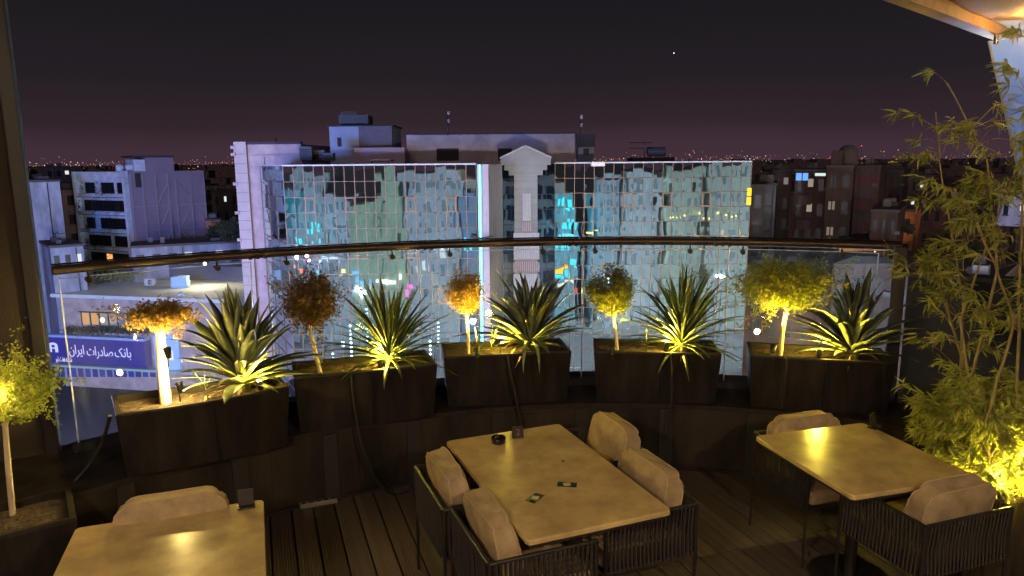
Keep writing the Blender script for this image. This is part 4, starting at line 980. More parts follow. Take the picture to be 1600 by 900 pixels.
for k in range(2): MB().box(-.12, .10, -.1, .02, -k * .75 - .66, -k * .75 - .04).build('lit_panel', glow('amber_sign', (1, .5, .02), 2.5), r_)
# bracket lamp by the tower
p = P3(757, 372, 55); r_ = empty('wall_camera', p, label='black bracket lamp in front of the neon strip', cat='bracket lamp'); MB().tube([(-1.1, 0, .12), (-.3, 0, -.02), (.3, 0, .05), (.7, 0, 0.05)], .09, 7).build('arm', M_blk, r_)

# ---- violet stone building on the left of the glass building
M_vst = mat('violet_stone', (.48, .36, .34), .75, .2, 1.2, .2, 8)
ys = 70
vb, fV, zV = quad_box('stone_building', 366, 470, 226, ys, 16, GZ, M_vst, 'pale stone building with cornices left of the glass building', 'building')
s = fV.L / 104
fV.box(MB(), .5 * s, 20 * s, GZ, zV + .25, 0, .35).build('corner_pier', mat('pier_stone', (.50, .40, .36), .7, .08, 1, .2, 8), vb)
for py in (228, 239, 285, 330, 372): 
    z_ = aty(366, py, ys).z; fV.box(MB(), -4 * s, 3 * s, z_ - .28, z_, -.5, .45).build('cornice', M_vst, vb)
for k in range(24): fV.box(MB(), .6 * s, 19.8 * s, zV - .9 - k * .9, zV - .87 - k * .9, .35, .358).build('stone_joint', M_joint, vb)
fV.box(MB(), 20.2 * s, 104 * s, zV + .002, zV + .22, -.6, .2).build('parapet_cap', M_dark, vb)
fV.box(MB(), 24 * s, 103 * s, zV - 1.15, zV - 1.0, 0, .15).build('string_course', M_vst, vb)
fV.box(MB(), 44 * s, 46 * s, GZ, zV - 1.2, 0, .12).build('pilaster', M_vst, vb)

# ---- lights of the street (lamps with real heads)
M_pole = mat('lamp_pole', (.10, .10, .11), .5, 0, 1, 0, metal=.5)
def street_lamp(x, y, h, power, col, label, rz=0, r=.22, es=12):
    r_ = empty('street_lamp', (x, y, GZ), rz, label=label, cat='street lamp', group='street lamps along the road')
    MB().tube([(0, 0, 0), (0, 0, h - .4), (0, .5, h), (0, 1.5, h + .1)], .09, 8, r1=.05).build('pole', M_pole, r_)
    MB().bbox(-.16, .16, 1.4, 2.2, h + .02, h + .16, .04).build('lamp_head', M_pole, r_)
    MB().box(-.13, .13, 1.45, 2.15, h + .0, h + .015).build('lens', glow('lamp_lens_%s' % str(col), col, es), r_)
    l = light('bulb', 'POINT', (0, 1.8, h - .35), power, col, r); l.parent = r_
COOL = (.74, .91, 1.0); LIL = (.80, .72, 1.0)
street_lamp(-20, 17, 10, 25000, COOL, 'street lamp on the road opposite the left glass wing')
street_lamp(-4, 36, 10, 5000, COOL, 'street lamp on the road opposite the granite tower')
street_lamp(14, 17, 10, 25000, (.78, .95, 1), 'street lamp on the road opposite the right glass wing')
street_lamp(30, 17, 10, 19000, (.85, .95, 1), 'street lamp on the road beyond the right end of the glass building')
street_lamp(-38, 44, 15, 12000, (.42, .46, 1), 'added tall blue lamp tinting the bank, on the road before it')  # added blue lamp, raised to light the bank and its roof

# white floodlight below the terrace edge, on the wall of the terrace building
r_ = empty('facade_floodlight', (1.4, 6.62, -1.55), label='wide pinkish floodlight fixed to the wall below the terrace edge', cat='floodlight')
MB().bbox(-.8, .8, -1.2, -.02, -.2, .2, .03).build('housing', M_pole, r_)
light('flood', 'AREA', (1.4, 6.64, -1.55), 7500, (1, .84, .80), 1.5, to=(-2, 70, 0), size_y=.4)
# floodlight mast and LED billboard that colour the left side
def floodmast(x, y, z, power, col, label, r=.35):
    r_ = empty('floodlight_mast', (x, y, GZ), label=label, cat='floodlight mast')
    MB().tube([(0, 0, 0), (0, 0, z - GZ - .4)], .16, 10, r1=.1).build('pole', M_pole, r_)
    for k in (-1, 0, 1): MB().bbox(k * .6 - .25, k * .6 + .25, -.2, .1, z - GZ - .7, z - GZ - .3, .03).build('floodlight', M_pole, r_)
    l = light('bulb', 'AREA', (0, .3, z - GZ), power, col, 1.2, to=(-.4, 60, z - GZ + 4), size_y=.6); l.parent = r_
floodmast(-29.5, 8.5, -11.3, 4800, (.95, .45, 1.0), 'floodlight mast with rosy lamps at the left of the near pavement')
floodmast(62, 30, -7, 5200, (1, .58, .42), 'added warm floodlight mast off to the right, lighting the brown buildings')  # unseen mast added to lift the dark buildings on the right
bb = empty('led_billboard', (-40, 12, GZ), label='big blue LED billboard on a post left of the terrace', cat='billboard')
MB().tube([(0, 0, 0), (0, 0, 16)], .4, 12).build('post', M_pole, bb)
Mx = Matrix.Translation((0, 0, 19)) @ Vector((0.08, 1, 0)).to_track_quat('Y', 'Z').to_matrix().to_4x4()
MB().box(-5, 5, -.3, .3, -3, 3, Mx).build('cabinet', M_dark, bb)
MB().box(-4.8, 4.8, .302, .32, -2.8, 2.8, Mx).build('screen', glow('blue_screen', (.12, .25, 1), 6), bb)
l = light('screen_glow', 'AREA', (-40, 12.6, -3), 42000, (.13, .30, 1), 9, to=(-52, 105, -4), size_y=5)

# ---- apartment block with planted balconies, far left
M_aw = mat('apartment_white', (.58, .66, .78), .8, .25, .8, .1, 5); M_as = mat('apartment_side', (.26, .21, .27), .85, .1, .6, .15, 4)
M_win = mat('window_dark', (.012, .012, .016), .35, 0, 1, 0, spec=.35); M_hedge = mat('balcony_green', (.02, .035, .015), .9, .5, 3)
ya = 106
Ac, Bc, Cc = aty(119, 268, ya + 5), aty(199, 268, ya), aty(318, 268, ya + 7)
Dc = Ac + Cc - Bc; zTa = Bc.z
ab = MB().prism([(p.x, p.y) for p in (Ac, Bc, Cc, Dc)], GZ, zTa).build('apartment_block', M_as)
tag(ab, 'white apartment block with planted balconies and a braced violet side wall', 'building')
f1, f2 = Fac((Ac.x, Ac.y), (Bc.x, Bc.y)), Fac((Bc.x, Bc.y), (Cc.x, Cc.y))
FH = 28 / F * ya * 1.0
f1.box(MB(), 0, f1.L, GZ, zTa - .002, -.2, .02).build('front_wall', M_aw, ab)
f1.box(MB(), -.05, .45, GZ, zTa, 0, .75).build('end_fin', M_aw, ab); f1.box(MB(), f1.L - .45, f1.L + .02, GZ, zTa + .1, 0, .75).build('end_fin', M_aw, ab)
f1.box(MB(), .9, f1.L - 1.3, zTa - 1.35, zTa - .05, 0, .55).build('parapet_panel', M_aw, ab)
lay = [[(1.2, 2.6), (3.6, 5.4), (5.9, 6.9)], [(.8, 7.0)], [(.9, 2.1), (3.0, 7.0)], [(1.0, 4.2), (4.8, 7.0)], [(1.0, 7.0)], [(1.0, 4.0), (4.8, 7.0)], [(1.0, 7.0)], [(1.0, 4.0), (4.8, 7.0)]]
rnd = random.Random(5); kk = f1.L / 7.5
for i, row in enumerate(lay):
    zt = zTa - 1.45 - i * FH
    for a, b in row:
        a, b = a * kk, b * kk; n = max(1, int((b - a) / .8))
        w_ = f1.box(MB(), a, b, zt - 1.75, zt - .15, .0, .03).build('window', M_win, ab)
        for k in range(n + 1): f1.box(MB(), a + (b - a) * k / n - .035, a + (b - a) * k / n + .035, zt - 1.75, zt - .15, .031, .08).build('window_frame', M_blk, w_)
        f1.box(MB(), a, b, zt - 1.35, zt - 1.30, .6, .64).build('balcony_rail', M_blk, ab)
    f1.box(MB(), .5, f1.L - .5, zt - 2.25, zt - 1.85, 0, .7).build('balcony_slab', M_aw, ab)
    f1.box(MB(), .5, f1.L - .5, zt - 2.33, zt - 2.252, 0, .72).build('painted_shadow_strip', M_dark, ab)  # dark strip paints the shade under the balcony slab
    for k in range(3):
        u = rnd.uniform(.8, f1.L - 1.2); bm_ = MB()
        for q in range(90):
            p = f1.at(u + rnd.gauss(0, .28), zt - 1.1 + rnd.gauss(-.2, .6), .75 + rnd.gauss(0, .12)); s_ = .16
            d1, d2 = Vector((rnd.gauss(0, 1), rnd.gauss(0, 1), rnd.gauss(0, 1))).normalized() * s_, Vector((rnd.gauss(0, 1), rnd.gauss(0, 1), rnd.gauss(0, 1))).normalized() * s_
            bm_.add([p, p + d1, p + d2], [(0, 1, 2)])
        bm_.build('balcony_plant', M_hedge, ab)['kind'] = 'stuff'
w_ = f1.box(MB(), 3.4 * kk, 4.2 * kk, zTa - 1.45 - 4 * FH - 1.5, zTa - 1.45 - 4 * FH - .3, .1, .13).build('lit_window', glow('lit_orange', (1, .42, .12), 1.4), ab)
# stair tower, ribs and bracing on the side
sa, sb_ = .18 * f2.L, .60 * f2.L
zt2 = aty(235, 246, ya + 3).z
f2.box(MB(), sa + .6, sb_, zTa - .3, zt2, -6, .02).build('stair_tower', M_as, ab)
f2.box(MB(), sa - .9, sa + .59, zTa + .002, zt2 - .3, -5, -.3).build('lift_room', M_aw, ab)
f2.box(MB(), sa - 1.1, sb_ + .1, zt2 + .002, zt2 + .25, -6.2, .1).build('tower_cap', M_dark, ab)
M_rib = mat('steel_rib', (.32, .28, .34), .6)
for u in (.02, .17, .335, .50, .60, .80, .985): f2.box(MB(), u * f2.L - .10, u * f2.L + .10, GZ, (zTa - .4) if u < .55 else zTa - 1.2, 0, .22).build('steel_rib', M_rib, ab)
def brace(u0, z0, u1, z1, w=.10):
    a, b = f2.at(u0, z0, .06), f2.at(u1, z1, .06); MB().tube([a, b], w, 4).build('brace', M_rib, ab)
for k in range(5):
    zb = zTa - 1.8 - k * FH * 1.35; h = FH * 1.25
    brace(.35 * f2.L, zb - h, .50 * f2.L, zb); brace(.62 * f2.L, zb, .80 * f2.L, zb - h * .7) if k % 2 == 0 else brace(.62 * f2.L, zb - h, .80 * f2.L, zb)
    f2.box(MB(), .61 * f2.L, .97 * f2.L, zb - h - .06, zb - h + .06, 0, .05).build('floor_band', M_rib, ab)
    f2.box(MB(), .03 * f2.L, .5 * f2.L, zb - h - .06, zb - h + .02, 0, .03).build('floor_band', M_rib, ab)
p = f2.at(.08 * f2.L, 0); f2.box(MB(), .085 * f2.L, .16 * f2.L, zTa - 2.3, zTa - .25, .01, .05).build('dark_opening', M_dark, ab)
for k in range(3):
    p = f2.at(-.6 + k * 1.25, zTa + .01, -1.6); r_ = empty('water_tank', p, label=['pale round water tank at the corner of the apartment roof', 'middle one of the three pale water tanks on the apartment roof', 'pale water tank against the lift room of the apartment block'][k], cat='water tank', group='water tanks on the apartment roof')
    MB().lathe([(.0001, 1.02), (.4, .98), (.55, .85), (.55, .02), (.0001, .0)], 14).build('barrel', M_aw, r_)

# ---- generic city buildings
def block(name, label, px0, px1, pyt, y, depth, m, rows=0, cols=0, lit=(), skew=None, wm=None, fh=3.1, litm=None, roof=True, group=None, ww=.5, zb=GZ):
    a = aty(px0, pyt, y); u_ = ((px0 + px1) / 2 - 800) / F
    if skew is None: skew = -u_ * .9 * (aty(px1, pyt, y).x - a.x)
    b = aty(px1, pyt, y + skew); f = Fac((a.x, a.y), (b.x, b.y))
    o = f.box(MB(), 0, f.L, zb, a.z, -depth, 0).build(name, m); tag(o, label, 'building', group)
    if roof: f.box(MB(), -.12, f.L + .12, a.z + .002, a.z + .3, -depth - .1, .12).build('roof_edge', MATS.get('roof_edge') or mat('roof_edge', (.09, .08, .08), .8), o)
    rq = random.Random(int(px0 * 7 + pyt))
    if roof and f.L > 2:
        for k in range(3):
            u = rq.uniform(.1, max(.2, f.L - 1.4)); w_ = rq.uniform(.5, 1.3); h_ = rq.uniform(.35, 1.0); q_ = rq.uniform(.4, max(.5, depth - 2))
            f.box(MB(), u, u + w_, a.z + .302, a.z + .3 + h_, -q_ - w_, -q_).build('roof_unit', mat(['clutter_a', 'clutter_b'][k % 2], [(.16, .15, .15), (.07, .06, .06)][k % 2], .8), o)
        p_ = f.at(rq.uniform(.3, f.L - .3), a.z + .3, -.6); MB().tube([p_, p_ + Vector((0, 0, rq.uniform(.8, 2.0)))], .035, 4).build('vent_pipe', M_blk, o)
        u = rq.uniform(.15, .85) * f.L; f.box(MB(), u, u + .12, zb, a.z - .1, .021, .13).build('downpipe', mat('clutter_b', (.07, .06, .06), .8), o)
    cw = f.L / max(cols, 1)
    for r in range(rows):
        for c in range(cols):
            if (r * 3 + c) % 5 == 2 and cols > 1 and ww > .3:
                z1 = a.z - .9 - r * fh; u0 = c * cw + cw * (1 + ww) / 2 + .05; f.box(MB(), u0, u0 + .55, z1 - 1.5, z1 - 1.1, .0, .4).build('air_conditioner', mat('clutter_a', (.16, .15, .15), .8), o)
            z1 = a.z - .9 - r * fh
            if z1 - 1.5 < zb: continue
            u0 = c * cw + cw * (1 - ww) / 2; u1 = u0 + cw * ww
            isl = (r, c) in lit
            if isl and litm is wht: u1 = u0 + min(u1 - u0, .9)
            f.box(MB(), u0, u1, z1 - (1.0 if isl else 1.5), z1, -.05, .02).build('window', (litm or glow('lit_warm', (1, .72, .4), .9)) if isl else (wm or M_win), o)
            f.box(MB(), u0 - .08, u1 + .08, z1 - 1.62, z1 - 1.505, 0, .12).build('window_sill', MATS['roof_edge'], o)
    return o, f, a.z
B = lambda n, c: mat(n, c, .9, .42, .55, .2, 3, stretch=(1, 1, .35))
bw1, bw2, bw3, bw4 = B('brick_brown', (.075, .045, .038)), B('render_brown', (.095, .07, .06)), B('render_grey', (.10, .088, .085)), B('brick_red', (.085, .035, .032))
wht = glow('lit_white', (.9, .95, 1), .9)
block('city_building', 'grey flat roofed block just right of the glass building', 1173, 1196, 292, 84, 14, bw3, 4, 1)
block('city_building', 'dim block with a blue grey upper wall right of the glass building', 1184, 1213, 290, 90, 10, B('bluegrey', (.15, .17, .20)), 4, 1)
block('city_building', 'brown block behind the grey flat roofed one', 1208, 1236, 268, 110, 14, bw2, 5, 2, lit=((0, 1),), litm=glow('lit_dim', (.8, .7, .6), .25))
b1_, f, z = block('city_building', 'reddish brown building with stacked balconies and a blue light on its roof', 1243, 1293, 268, 92, 14, bw1, 6, 3, lit=((0, 1), (1, 1)), litm=glow('lit_dim2', (.9, .75, .6), .35))
for k in range(5): f.box(MB(), f.L * .12, f.L * .55, z - 4.1 - k * 3.1, z - 2.9 - k * 3.1, .02, .8).build('balcony', bw2, b1_)
f.box(MB(), .1, 1.5, z - 1.1, z - .2, .02, .06).build('blue_sign', glow('blue_sign', (.12, .3, 1), 1.6), b1_); f.box(MB(), f.L * .62, f.L * .95, z - .55, z - .2, .02, .06).build('white_tube', glow('white_tube', (.7, .9, .85), 1.0), b1_)
b2_, f, z = block('city_building', 'tall brown building with a round topped stair head', 1293, 1334, 262, 88, 12, bw2, 7, 2, lit=((1, 0), (2, 0)), litm=glow('lit_dim3', (1, .8, .6), .2))
f.box(MB(), .3, f.L * .55, z + .3, z + 2.0, -4, -.5).build('stair_head', bw1, b2_)
pz_ = f.at(f.L * .72, z + .3, -2.5); MB().lathe([(1.15, 0), (1.15, 1.3), (1.0, 1.9), (.6, 2.3), (.0001, 2.4)], 18, Matrix.Translation(pz_)).build('round_stair_head', bw2, b2_)
b3_, f, z = block('city_building', 'brown building with a grid of red shuttered windows', 1335, 1376, 262, 95, 14, bw3, 5, 4, wm=mat('red_shutter', (.14, .03, .03), .6), ww=.72)
block('city_building', 'dim low block right of the red shuttered building', 1376, 1412, 268, 125, 16, bw2, 4, 3)
block('city_building', 'brown house with two rows of small windows and one lit white', 1362, 1404, 331, 80, 12, bw2, 3, 3, lit=((1, 1),), litm=wht, ww=.35)
block('city_building', 'dark block behind the bamboo with three white lit windows', 1400, 1460, 276, 135, 18, bw3, 4, 5, lit=((0, 3), (1, 1), (1, 2)), litm=wht, ww=.4)
block('city_building', 'low house with orange light in its wall colour right of the brown house', 1404, 1430, 330, 90, 8, B('orange_wall', (.5, .2, .08)), 2, 1)  # no lamp here; the orange light is in the wall colour
block('city_building', 'long dark block behind the middle of the bamboo', 1440, 1530, 318, 100, 18, bw1, 4, 5, lit=((2, 1),), litm=wht, ww=.4)
block('city_building', 'pale blue block in place of a curtain reflection at the right edge', 1562, 1640, 303, 85, 6, B('curtain_reflection_blue', (.40, .45, .60)), 1, 3, lit=((0, 1),), litm=wht, ww=.3, zb=aty(1580, 352, 85).z)  # block built in place of a pale blue reflection in the curtain
block('city_building', 'dark red brick building below and right of the glass building', 1150, 1300, 430, 66, 12, bw4, 3, 6, ww=.3)
block('city_building', 'low brown building with an orange lit roof terrace', 1302, 1420, 412, 60, 10, bw2, 2, 4)
block('city_building', 'dim grey house behind the black tent roof', 1304, 1330, 392, 72, 10, bw3, 2, 2)
block('city_building', 'wide low dark house in front of the bamboo', 1400, 1560, 430, 55, 12, bw1, 2, 5, lit=((0, 3),), litm=wht, ww=.2)
block('city_building', 'plain blue block beside the fabric partition', 46, 93, 285, 96, 10, B('blue_block', (.40, .42, .48)), 0, 0)
block('city_building', 'beige house between the blue block and the apartment block', 97, 122, 297, 118, 10, B('beige_block', (.32, .26, .23)), 3, 1)
block('city_building', 'low house with a small white lit window left of the apartment block', 70, 124, 262, 200, 14, bw3, 2, 4, lit=((0, 2),), litm=wht)
block('city_building', 'low shed with a bluish roof in front of the apartment block', 78, 130, 388, 84, 8, B('shed_blue', (.28, .30, .36)), 1, 3, lit=((0, 2),), litm=wht)
block('city_building', 'flat roofed blue house in front of the braced side wall', 205, 378, 388, 92, 6, B('flat_blue', (.26, .29, .36)), 1, 7, lit=((0, 3), (0, 5)), litm=wht)
block('city_building', 'stair house with orange light in its wall colour between the apartment block and the stone building', 322, 344, 345, 112, 5, B('orange_stair', (.55, .25, .12)), 1, 1)  # orange lamplight painted as wall colour
block('city_building', 'dark house behind the orange stair house', 330, 372, 300, 140, 12, bw3, 3, 3, lit=((0, 1),), litm=wht, ww=.25)
# dark trees between the buildings
def city_tree(px, pyt, y, w, label):
    p = aty(px, pyt, y); rnd = random.Random(px); r_ = empty('city_tree', (p.x, y, GZ), label=label, cat='tree', group='dark trees between the buildings')
    H = p.z - GZ; MB().tube([(0, 0, 0), (.2, 0, H * .6)], .3, 8, r1=.15).build('trunk', M_twig, r_)
    mb = MB(); cl = [(Vector((rnd.gauss(0, w * .5), rnd.gauss(0, w * .5), H - w * .9 - abs(rnd.gauss(0, w * .9)))), rnd.uniform(.5, 1) * w * .5) for _ in range(12)]
    for q in range(2600):
        c, r = rnd.choice(cl); d = Vector((rnd.gauss(0, 1), rnd.gauss(0, 1), rnd.gauss(0, 1))).normalized(); a = c + d * r * rnd.uniform(.6, 1.05)
        u = Vector((rnd.gauss(0, 1), rnd.gauss(0, 1), rnd.gauss(0, 1))).normalized() * .22; v = u.orthogonal().normalized() * .13
        mb.add([a, a + u + v, a + u * 2, a + u - v], [(0, 1, 2, 3)])
    mb.build('crown', mat('dark_foliage', (.05, .06, .03), .9, .4, 1), r_)['kind'] = 'stuff'
for q in ((340, 312, 104, 3.2, 'dark tree between the apartment block and the stone building'), (358, 318, 98, 2.8, 'second dark tree, against the stone building'), (1388, 322, 85, 2.2, 'dark tree above the brown house'), (1470, 340, 90, 3, 'dark tree behind the middle of the bamboo'), (1545, 350, 80, 3, 'dark tree behind the right of the bamboo')): city_tree(*q)

# ---- the bank
M_bw = mat('bank_wall', (.44, .36, .33), .8, .25, .8, .1, 5); M_bf = mat('bank_fascia', (.66, .72, .66), .7, .1, 1)
zB = -12.6
a, b = at(88, 458, zB), at(356, 467, zB); c = at(440, 441, zB); fB = Fac((a.x, a.y), (b.x, b.y)); fS = Fac((b.x, b.y), (c.x, c.y))
dd = a + (c - b)
bk = MB().prism([(a.x, a.y), (b.x, b.y), (c.x, c.y), (dd.x, dd.y)], GZ, zB - .4).build('bank_building', M_bw); tag(bk, 'low bank building with a flat pale roof and a long violet sign', 'building')
MB().prism([(p.x, p.y) for p in (Fac.at(fB, -.4, 0, .5), b + fB.n * .5 + fS.n * .5, c + fS.n * .5, dd)], zB - .398, zB).build('roof_slab', M_bf, bk)
fS.box(MB(), .1, fS.L, GZ, zB - .42, 0, .35).build('side_cladding', mat('white_cladding', (.62, .66, .68), .5, .06, 1, .05), bk)
for k in range(9): fS.box(MB(), .1 + k * fS.L / 9, .14 + k * fS.L / 9, GZ, zB - .43, .351, .37).build('cladding_joint', M_joint, bk)
for k in range(3): fS.box(MB(), .1, fS.L, zB - 2.6 - k * 2.3, zB - 2.56 - k * 2.3, .351, .366).build('cladding_joint', M_joint, bk)
cc_ = Fac((c.x, c.y), (dd.x, dd.y)); MB().box(0, .3, 0, .3, 0, .1).mesh('x')
cc_.box(MB(), 0, cc_.L, zB + .002, zB + 1.9, -.3, 0).build('rear_parapet', mat('rear_parapet', (.10, .11, .15), .8), bk)
def bz_(px, py): # u,z on the bank front
    d = ray(px, py); o = Vector((0, 0, CZ)); t_ = (fB.p - o).dot(fB.n) / d.dot(fB.n); p = o + d * t_; return (p - fB.p).dot(fB.t), p.z
M_lw = [glow('bank_warm', (1, .55, .25), .7), glow('bank_cream', (.75, .7, .72), .45), glow('bank_blue', (.3, .45, .8), .35)]
for i, (x0, x1) in enumerate(((128, 140), (142, 154), (156, 168), (170, 181), (184, 196), (200, 214), (262, 276), (280, 294))):
    u0, z1 = bz_(x0, 489); u1, z0 = bz_(x1, 507); w_ = fB.box(MB(), u0, u1, z0, z1, 0, .04).build('window', M_lw[0 if i < 2 else 1 if i < 4 else 2], bk)
    fB.box(MB(), u0 - .12, u0 - .02, z0 - .1, z1 + .1, .0, .10).build('window_frame', M_blk, w_)
fB.box(MB(), bz_(124, 489)[0], bz_(300, 489)[0], bz_(128, 488)[1] + .02, bz_(128, 486)[1], 0, .12).build('window_head', M_blk, bk)
hd = MB(); rnd = random.Random(4)
for k in range(1500):
    u, z_ = bz_(rnd.uniform(112, 245), 512 + abs(rnd.gauss(0, 4)) - 5 * rnd.random()); p = fB.at(u, z_, .9 + rnd.gauss(0, .3)); v1, v2 = [Vector((rnd.gauss(0, 1), rnd.gauss(0, 1), rnd.gauss(0, 1))).normalized() * .28 for _ in range(2)]
    hd.add([p, p + v1, p + v2], [(0, 1, 2)])
tag(hd.build('ledge_shrubs', mat('ledge_green', (.03, .045, .03), .9)), 'dark shrubs growing on the ledge above the bank sign', 'shrubs', kind='stuff')
# the sign
u0, zs1 = bz_(84, 521); u1, _ = bz_(236, 530); zs0 = bz_(150, 566)[1]; zs1 = bz_(150, 525.5)[1]
sg = empty('bank_sign', fB.at(u0, zs0, 1.2), label='long violet bank sign with white lettering in Persian', cat='sign')
sg.rotation_euler.z = math.atan2(fB.t.y, fB.t.x); SL, SH = u1 - u0, zs1 - zs0
M_sg = mat('sign_violet', (.06, .05, .24), .45, .05, 1, 0, emit=(.08, .06, .30), es=.08)
MB().bbox(0, SL, .0, 1.0, 0, SH, .05).build('sign_box', M_sg, sg)
MB().box(-.1, SL + .1, -.1, 1.0, SH + .003, SH + .28).build('top_trim', mat('sign_trim', (.35, .5, .75), .5), sg)
M_let = mat('sign_white', (.8, .8, .85), .5, 0, 1, 0, emit=(.75, .72, .85), es=.35)
def sign_text(s, x, z, size, name='lettering'):
    me = text_mesh(s, size, M_let, name, .02); o = inst(name, me, sg); o.matrix_basis = Matrix.Translation((x, -.03, z)) @ Matrix.Rotation(pi / 2, 4, 'X'); return o, me
def ux(px, py=545): return bz_(px, py)[0] - u0
def uz(px, py): return bz_(px, py)[1] - zs0
W1 = '\ufe91\ufe8e\ufee7\ufb8f'; W2 = '\ufebb\ufe8e\ufea9\ufead\ufe8d\ufe95'; W3 = '\ufe8d\ufbfe\ufeae\ufe8d\ufee5'
for s_, x0, x1, zc_ in ((W3, 121, 144, 544), (W2, 148, 188, 545), (W1, 191, 216, 545)):
    o, me = sign_text(s_[::-1], ux((x0 + x1) / 2), uz(150, zc_), 2.0); xx = [v.co.x for v in me.vertices]
    if xx: k = (ux(x1) - ux(x0)) / (max(xx) - min(xx)); o.matrix_basis = o.matrix_basis @ Matrix.Diagonal((k, min(1.25, max(.75, k)) * 1.05, 1, 1))
s2 = ' '.join(w[::-1] for w in ('\ufe97\ufbff\ufeae', '\ufeeb\ufed4\ufe96', '\ufeb7\ufecc\ufe92\ufeea'))
o, me = sign_text(s2, ux(111), uz(111, 557), .95); xx = [v.co.x for v in me.vertices]
if xx: k = (ux(123) - ux(98)) / (max(xx) - min(xx)); o.matrix_basis = o.matrix_basis @ Matrix.Diagonal((k, 1, 1, 1))
def emblem(par, x, z, s, y=-.06):   # an arch open below with a small bar inside
    mb = MB(); n = 8
    for i in range(n):
        a0, a1 = pi * i / n, pi * (i + 1) / n
        q = [(cos(a0) * s * .5, sin(a0) * s * .32 + s * .18), (cos(a1) * s * .5, sin(a1) * s * .32 + s * .18), (cos(a1) * s * .2, sin(a1) * s * .1 + s * .18), (cos(a0) * s * .2, sin(a0) * s * .1 + s * .18)]
        vs = [(x + u, yy, z + v) for yy in (y, y + .05) for u, v in q]; mb.add(vs, [(3, 2, 1, 0), (4, 5, 6, 7), (0, 1, 5, 4), (1, 2, 6, 5), (2, 3, 7, 6), (3, 0, 4, 7)])
    mb.box(x - s * .5, x - s * .2, y, y + .05, z - s * .45, z + s * .18).box(x + s * .2, x + s * .5, y, y + .05, z - s * .45, z + s * .18).box(x - s * .199, x + s * .199, y, y + .05, z - s * .10, z + s * .0)
    return mb.build('emblem', M_let, par)
emblem(sg, ux(97), uz(97, 539), 1.25)
cs = fB.at(bz_(256, 545)[0], 0, 1.2)
s2g = empty('corner_sign', (cs.x, cs.y, zs0 - .1), sg.rotation_euler.z + .35, label='pale blue square sign with a white emblem right of the white trunk', cat='sign')
MB().bbox(-.3, 2.4, 0, .9, -.2, SH + .8, .06).build('sign_box', mat('sign_pale_blue', (.30, .45, .85), .5, .05, 1, 0, emit=(.15, .28, .7), es=.6), s2g); emblem(s2g, 1.0, SH * .55, 1.5)
# under the sign: a light strip, then bluish panels
zz0 = bz_(150, 571)[1]
st = fB.box(MB(), u0, u1 + 6, zs0 - .42, zs0 - .16, .3, 1.3).build('canopy_strip', mat('strip_mint', (.4, .55, .5), .5, 0, 1, 0), bk)
for k in range(15):
    px = 88 + k * 11.2; ua, za = bz_(px, 569); ub, zb_ = bz_(px + 10, 589); fB.box(MB(), ua, ub, max(zb_, GZ + .3), zs0 - .5, .02, .10).build('shop_panel', glow('bank_panel_%d' % (k % 2), [(.05, .10, .62), (.06, .08, .45)][k % 2], .55 if k < 6 else .25), bk)
p = at(219, 602, GZ); r_ = empty('lamp_post', (p.x, p.y, GZ), label='slim pale lamp post standing in front of the bank sign', cat='lamp post'); tpz = aty(219, 520, p.y).z
MB().tube([(0, 0, 0), (0, 0, tpz - GZ)], .14, 8).build('pole', mat('post_peach', (.65, .45, .35), .6), r_)
def glare_lamp(px, py, y, s, col, es, label, power=0):
    p = aty(px, py, y); r_ = empty('wall_floodlight', p, label=label, cat='floodlight', group='small bright floodlights down in the street')
    MB().lathe([(s, 0), (s * .8, s * .25), (.0001, s * .35)], 14, Matrix.Rotation(pi / 2, 4, 'X')).build('lens', glow('fl_%s' % str(col), col, es), r_)
    MB().bbox(-s, s, s * .02, s * .5, -s * .8, s * .8, s * .1).build('housing', M_blk, r_)
    if power: l = light('bulb', 'POINT', (0, -s * 1.2, 0), power, col, s * .5); l.parent = r_
glare_lamp(187, 582, 62, .28, (1, .9, .72), 14, 'bright oval floodlight hanging under the bank sign', 1200)
glare_lamp(1183, 518, 52, .22, (.9, .95, 1), 12, 'bright floodlight before the dark red brick building', 500)
glare_lamp(160, 500, 76, .25, (1, .6, .25), 6, 'orange lamp in the bank window', 0)
glare_lamp(320, 412, 88, .2, (1, .85, .6), 8, 'small lamp on the wall behind the bank roof', 1000)
glare_lamp(1300, 384, 70, .12, (1, .9, .8), 4, 'tiny lamp behind the rail above the widest tree', 0)
# roof clutter on the bank
p = at(280, 450, zB + .02); r_ = empty('roof_unit', p, .1, label='pale blue square roof unit standing on the bank roof', cat='roof unit')
MB().bbox(-.95, .95, 0, 1.2, 0, 1.35, .05).build('case', mat('unit_blue', (.45, .68, .90), .6), r_); MB().box(-.8, .8, -.02, -.002, .15, 1.2).build('front_panel', mat('unit_front', (.50, .78, .95), .5), r_)
p = at(233, 448, zB + .02); r_ = empty('air_conditioner', p, -.1, label='small white air conditioner on the bank roof left of the blue unit', cat='air conditioner')
MB().bbox(-.6, .6, 0, .5, .15, 1.0, .04).build('case', mat('unit_white', (.6, .6, .62)), r_)
MB().lathe([(.3, 0), (.3, -.02), (.0001, -.02)], 16, Matrix.Translation((.15, -.02, .57)) @ Matrix.Rotation(pi / 2, 4, 'X')).build('fan_grille', M_dark, r_)
pts = [at(255 + 28 * t_, 452 - 2 * sin(pi * t_), zB + .03) for t_ in (0, .5, 1)]
p = at(280, 470, zB); r_ = empty('vent_pipe', (p.x, p.y, zB), label='curved pale vent pipe on the edge of the bank roof', cat='pipe'); MB().tube([(0, -.6, -2.0), (0, -.6, .3), (.25, -.5, .75), (.6, -.4, .9), (.85, -.4, .6)], .13, 10).build('tube', M_aw, r_)
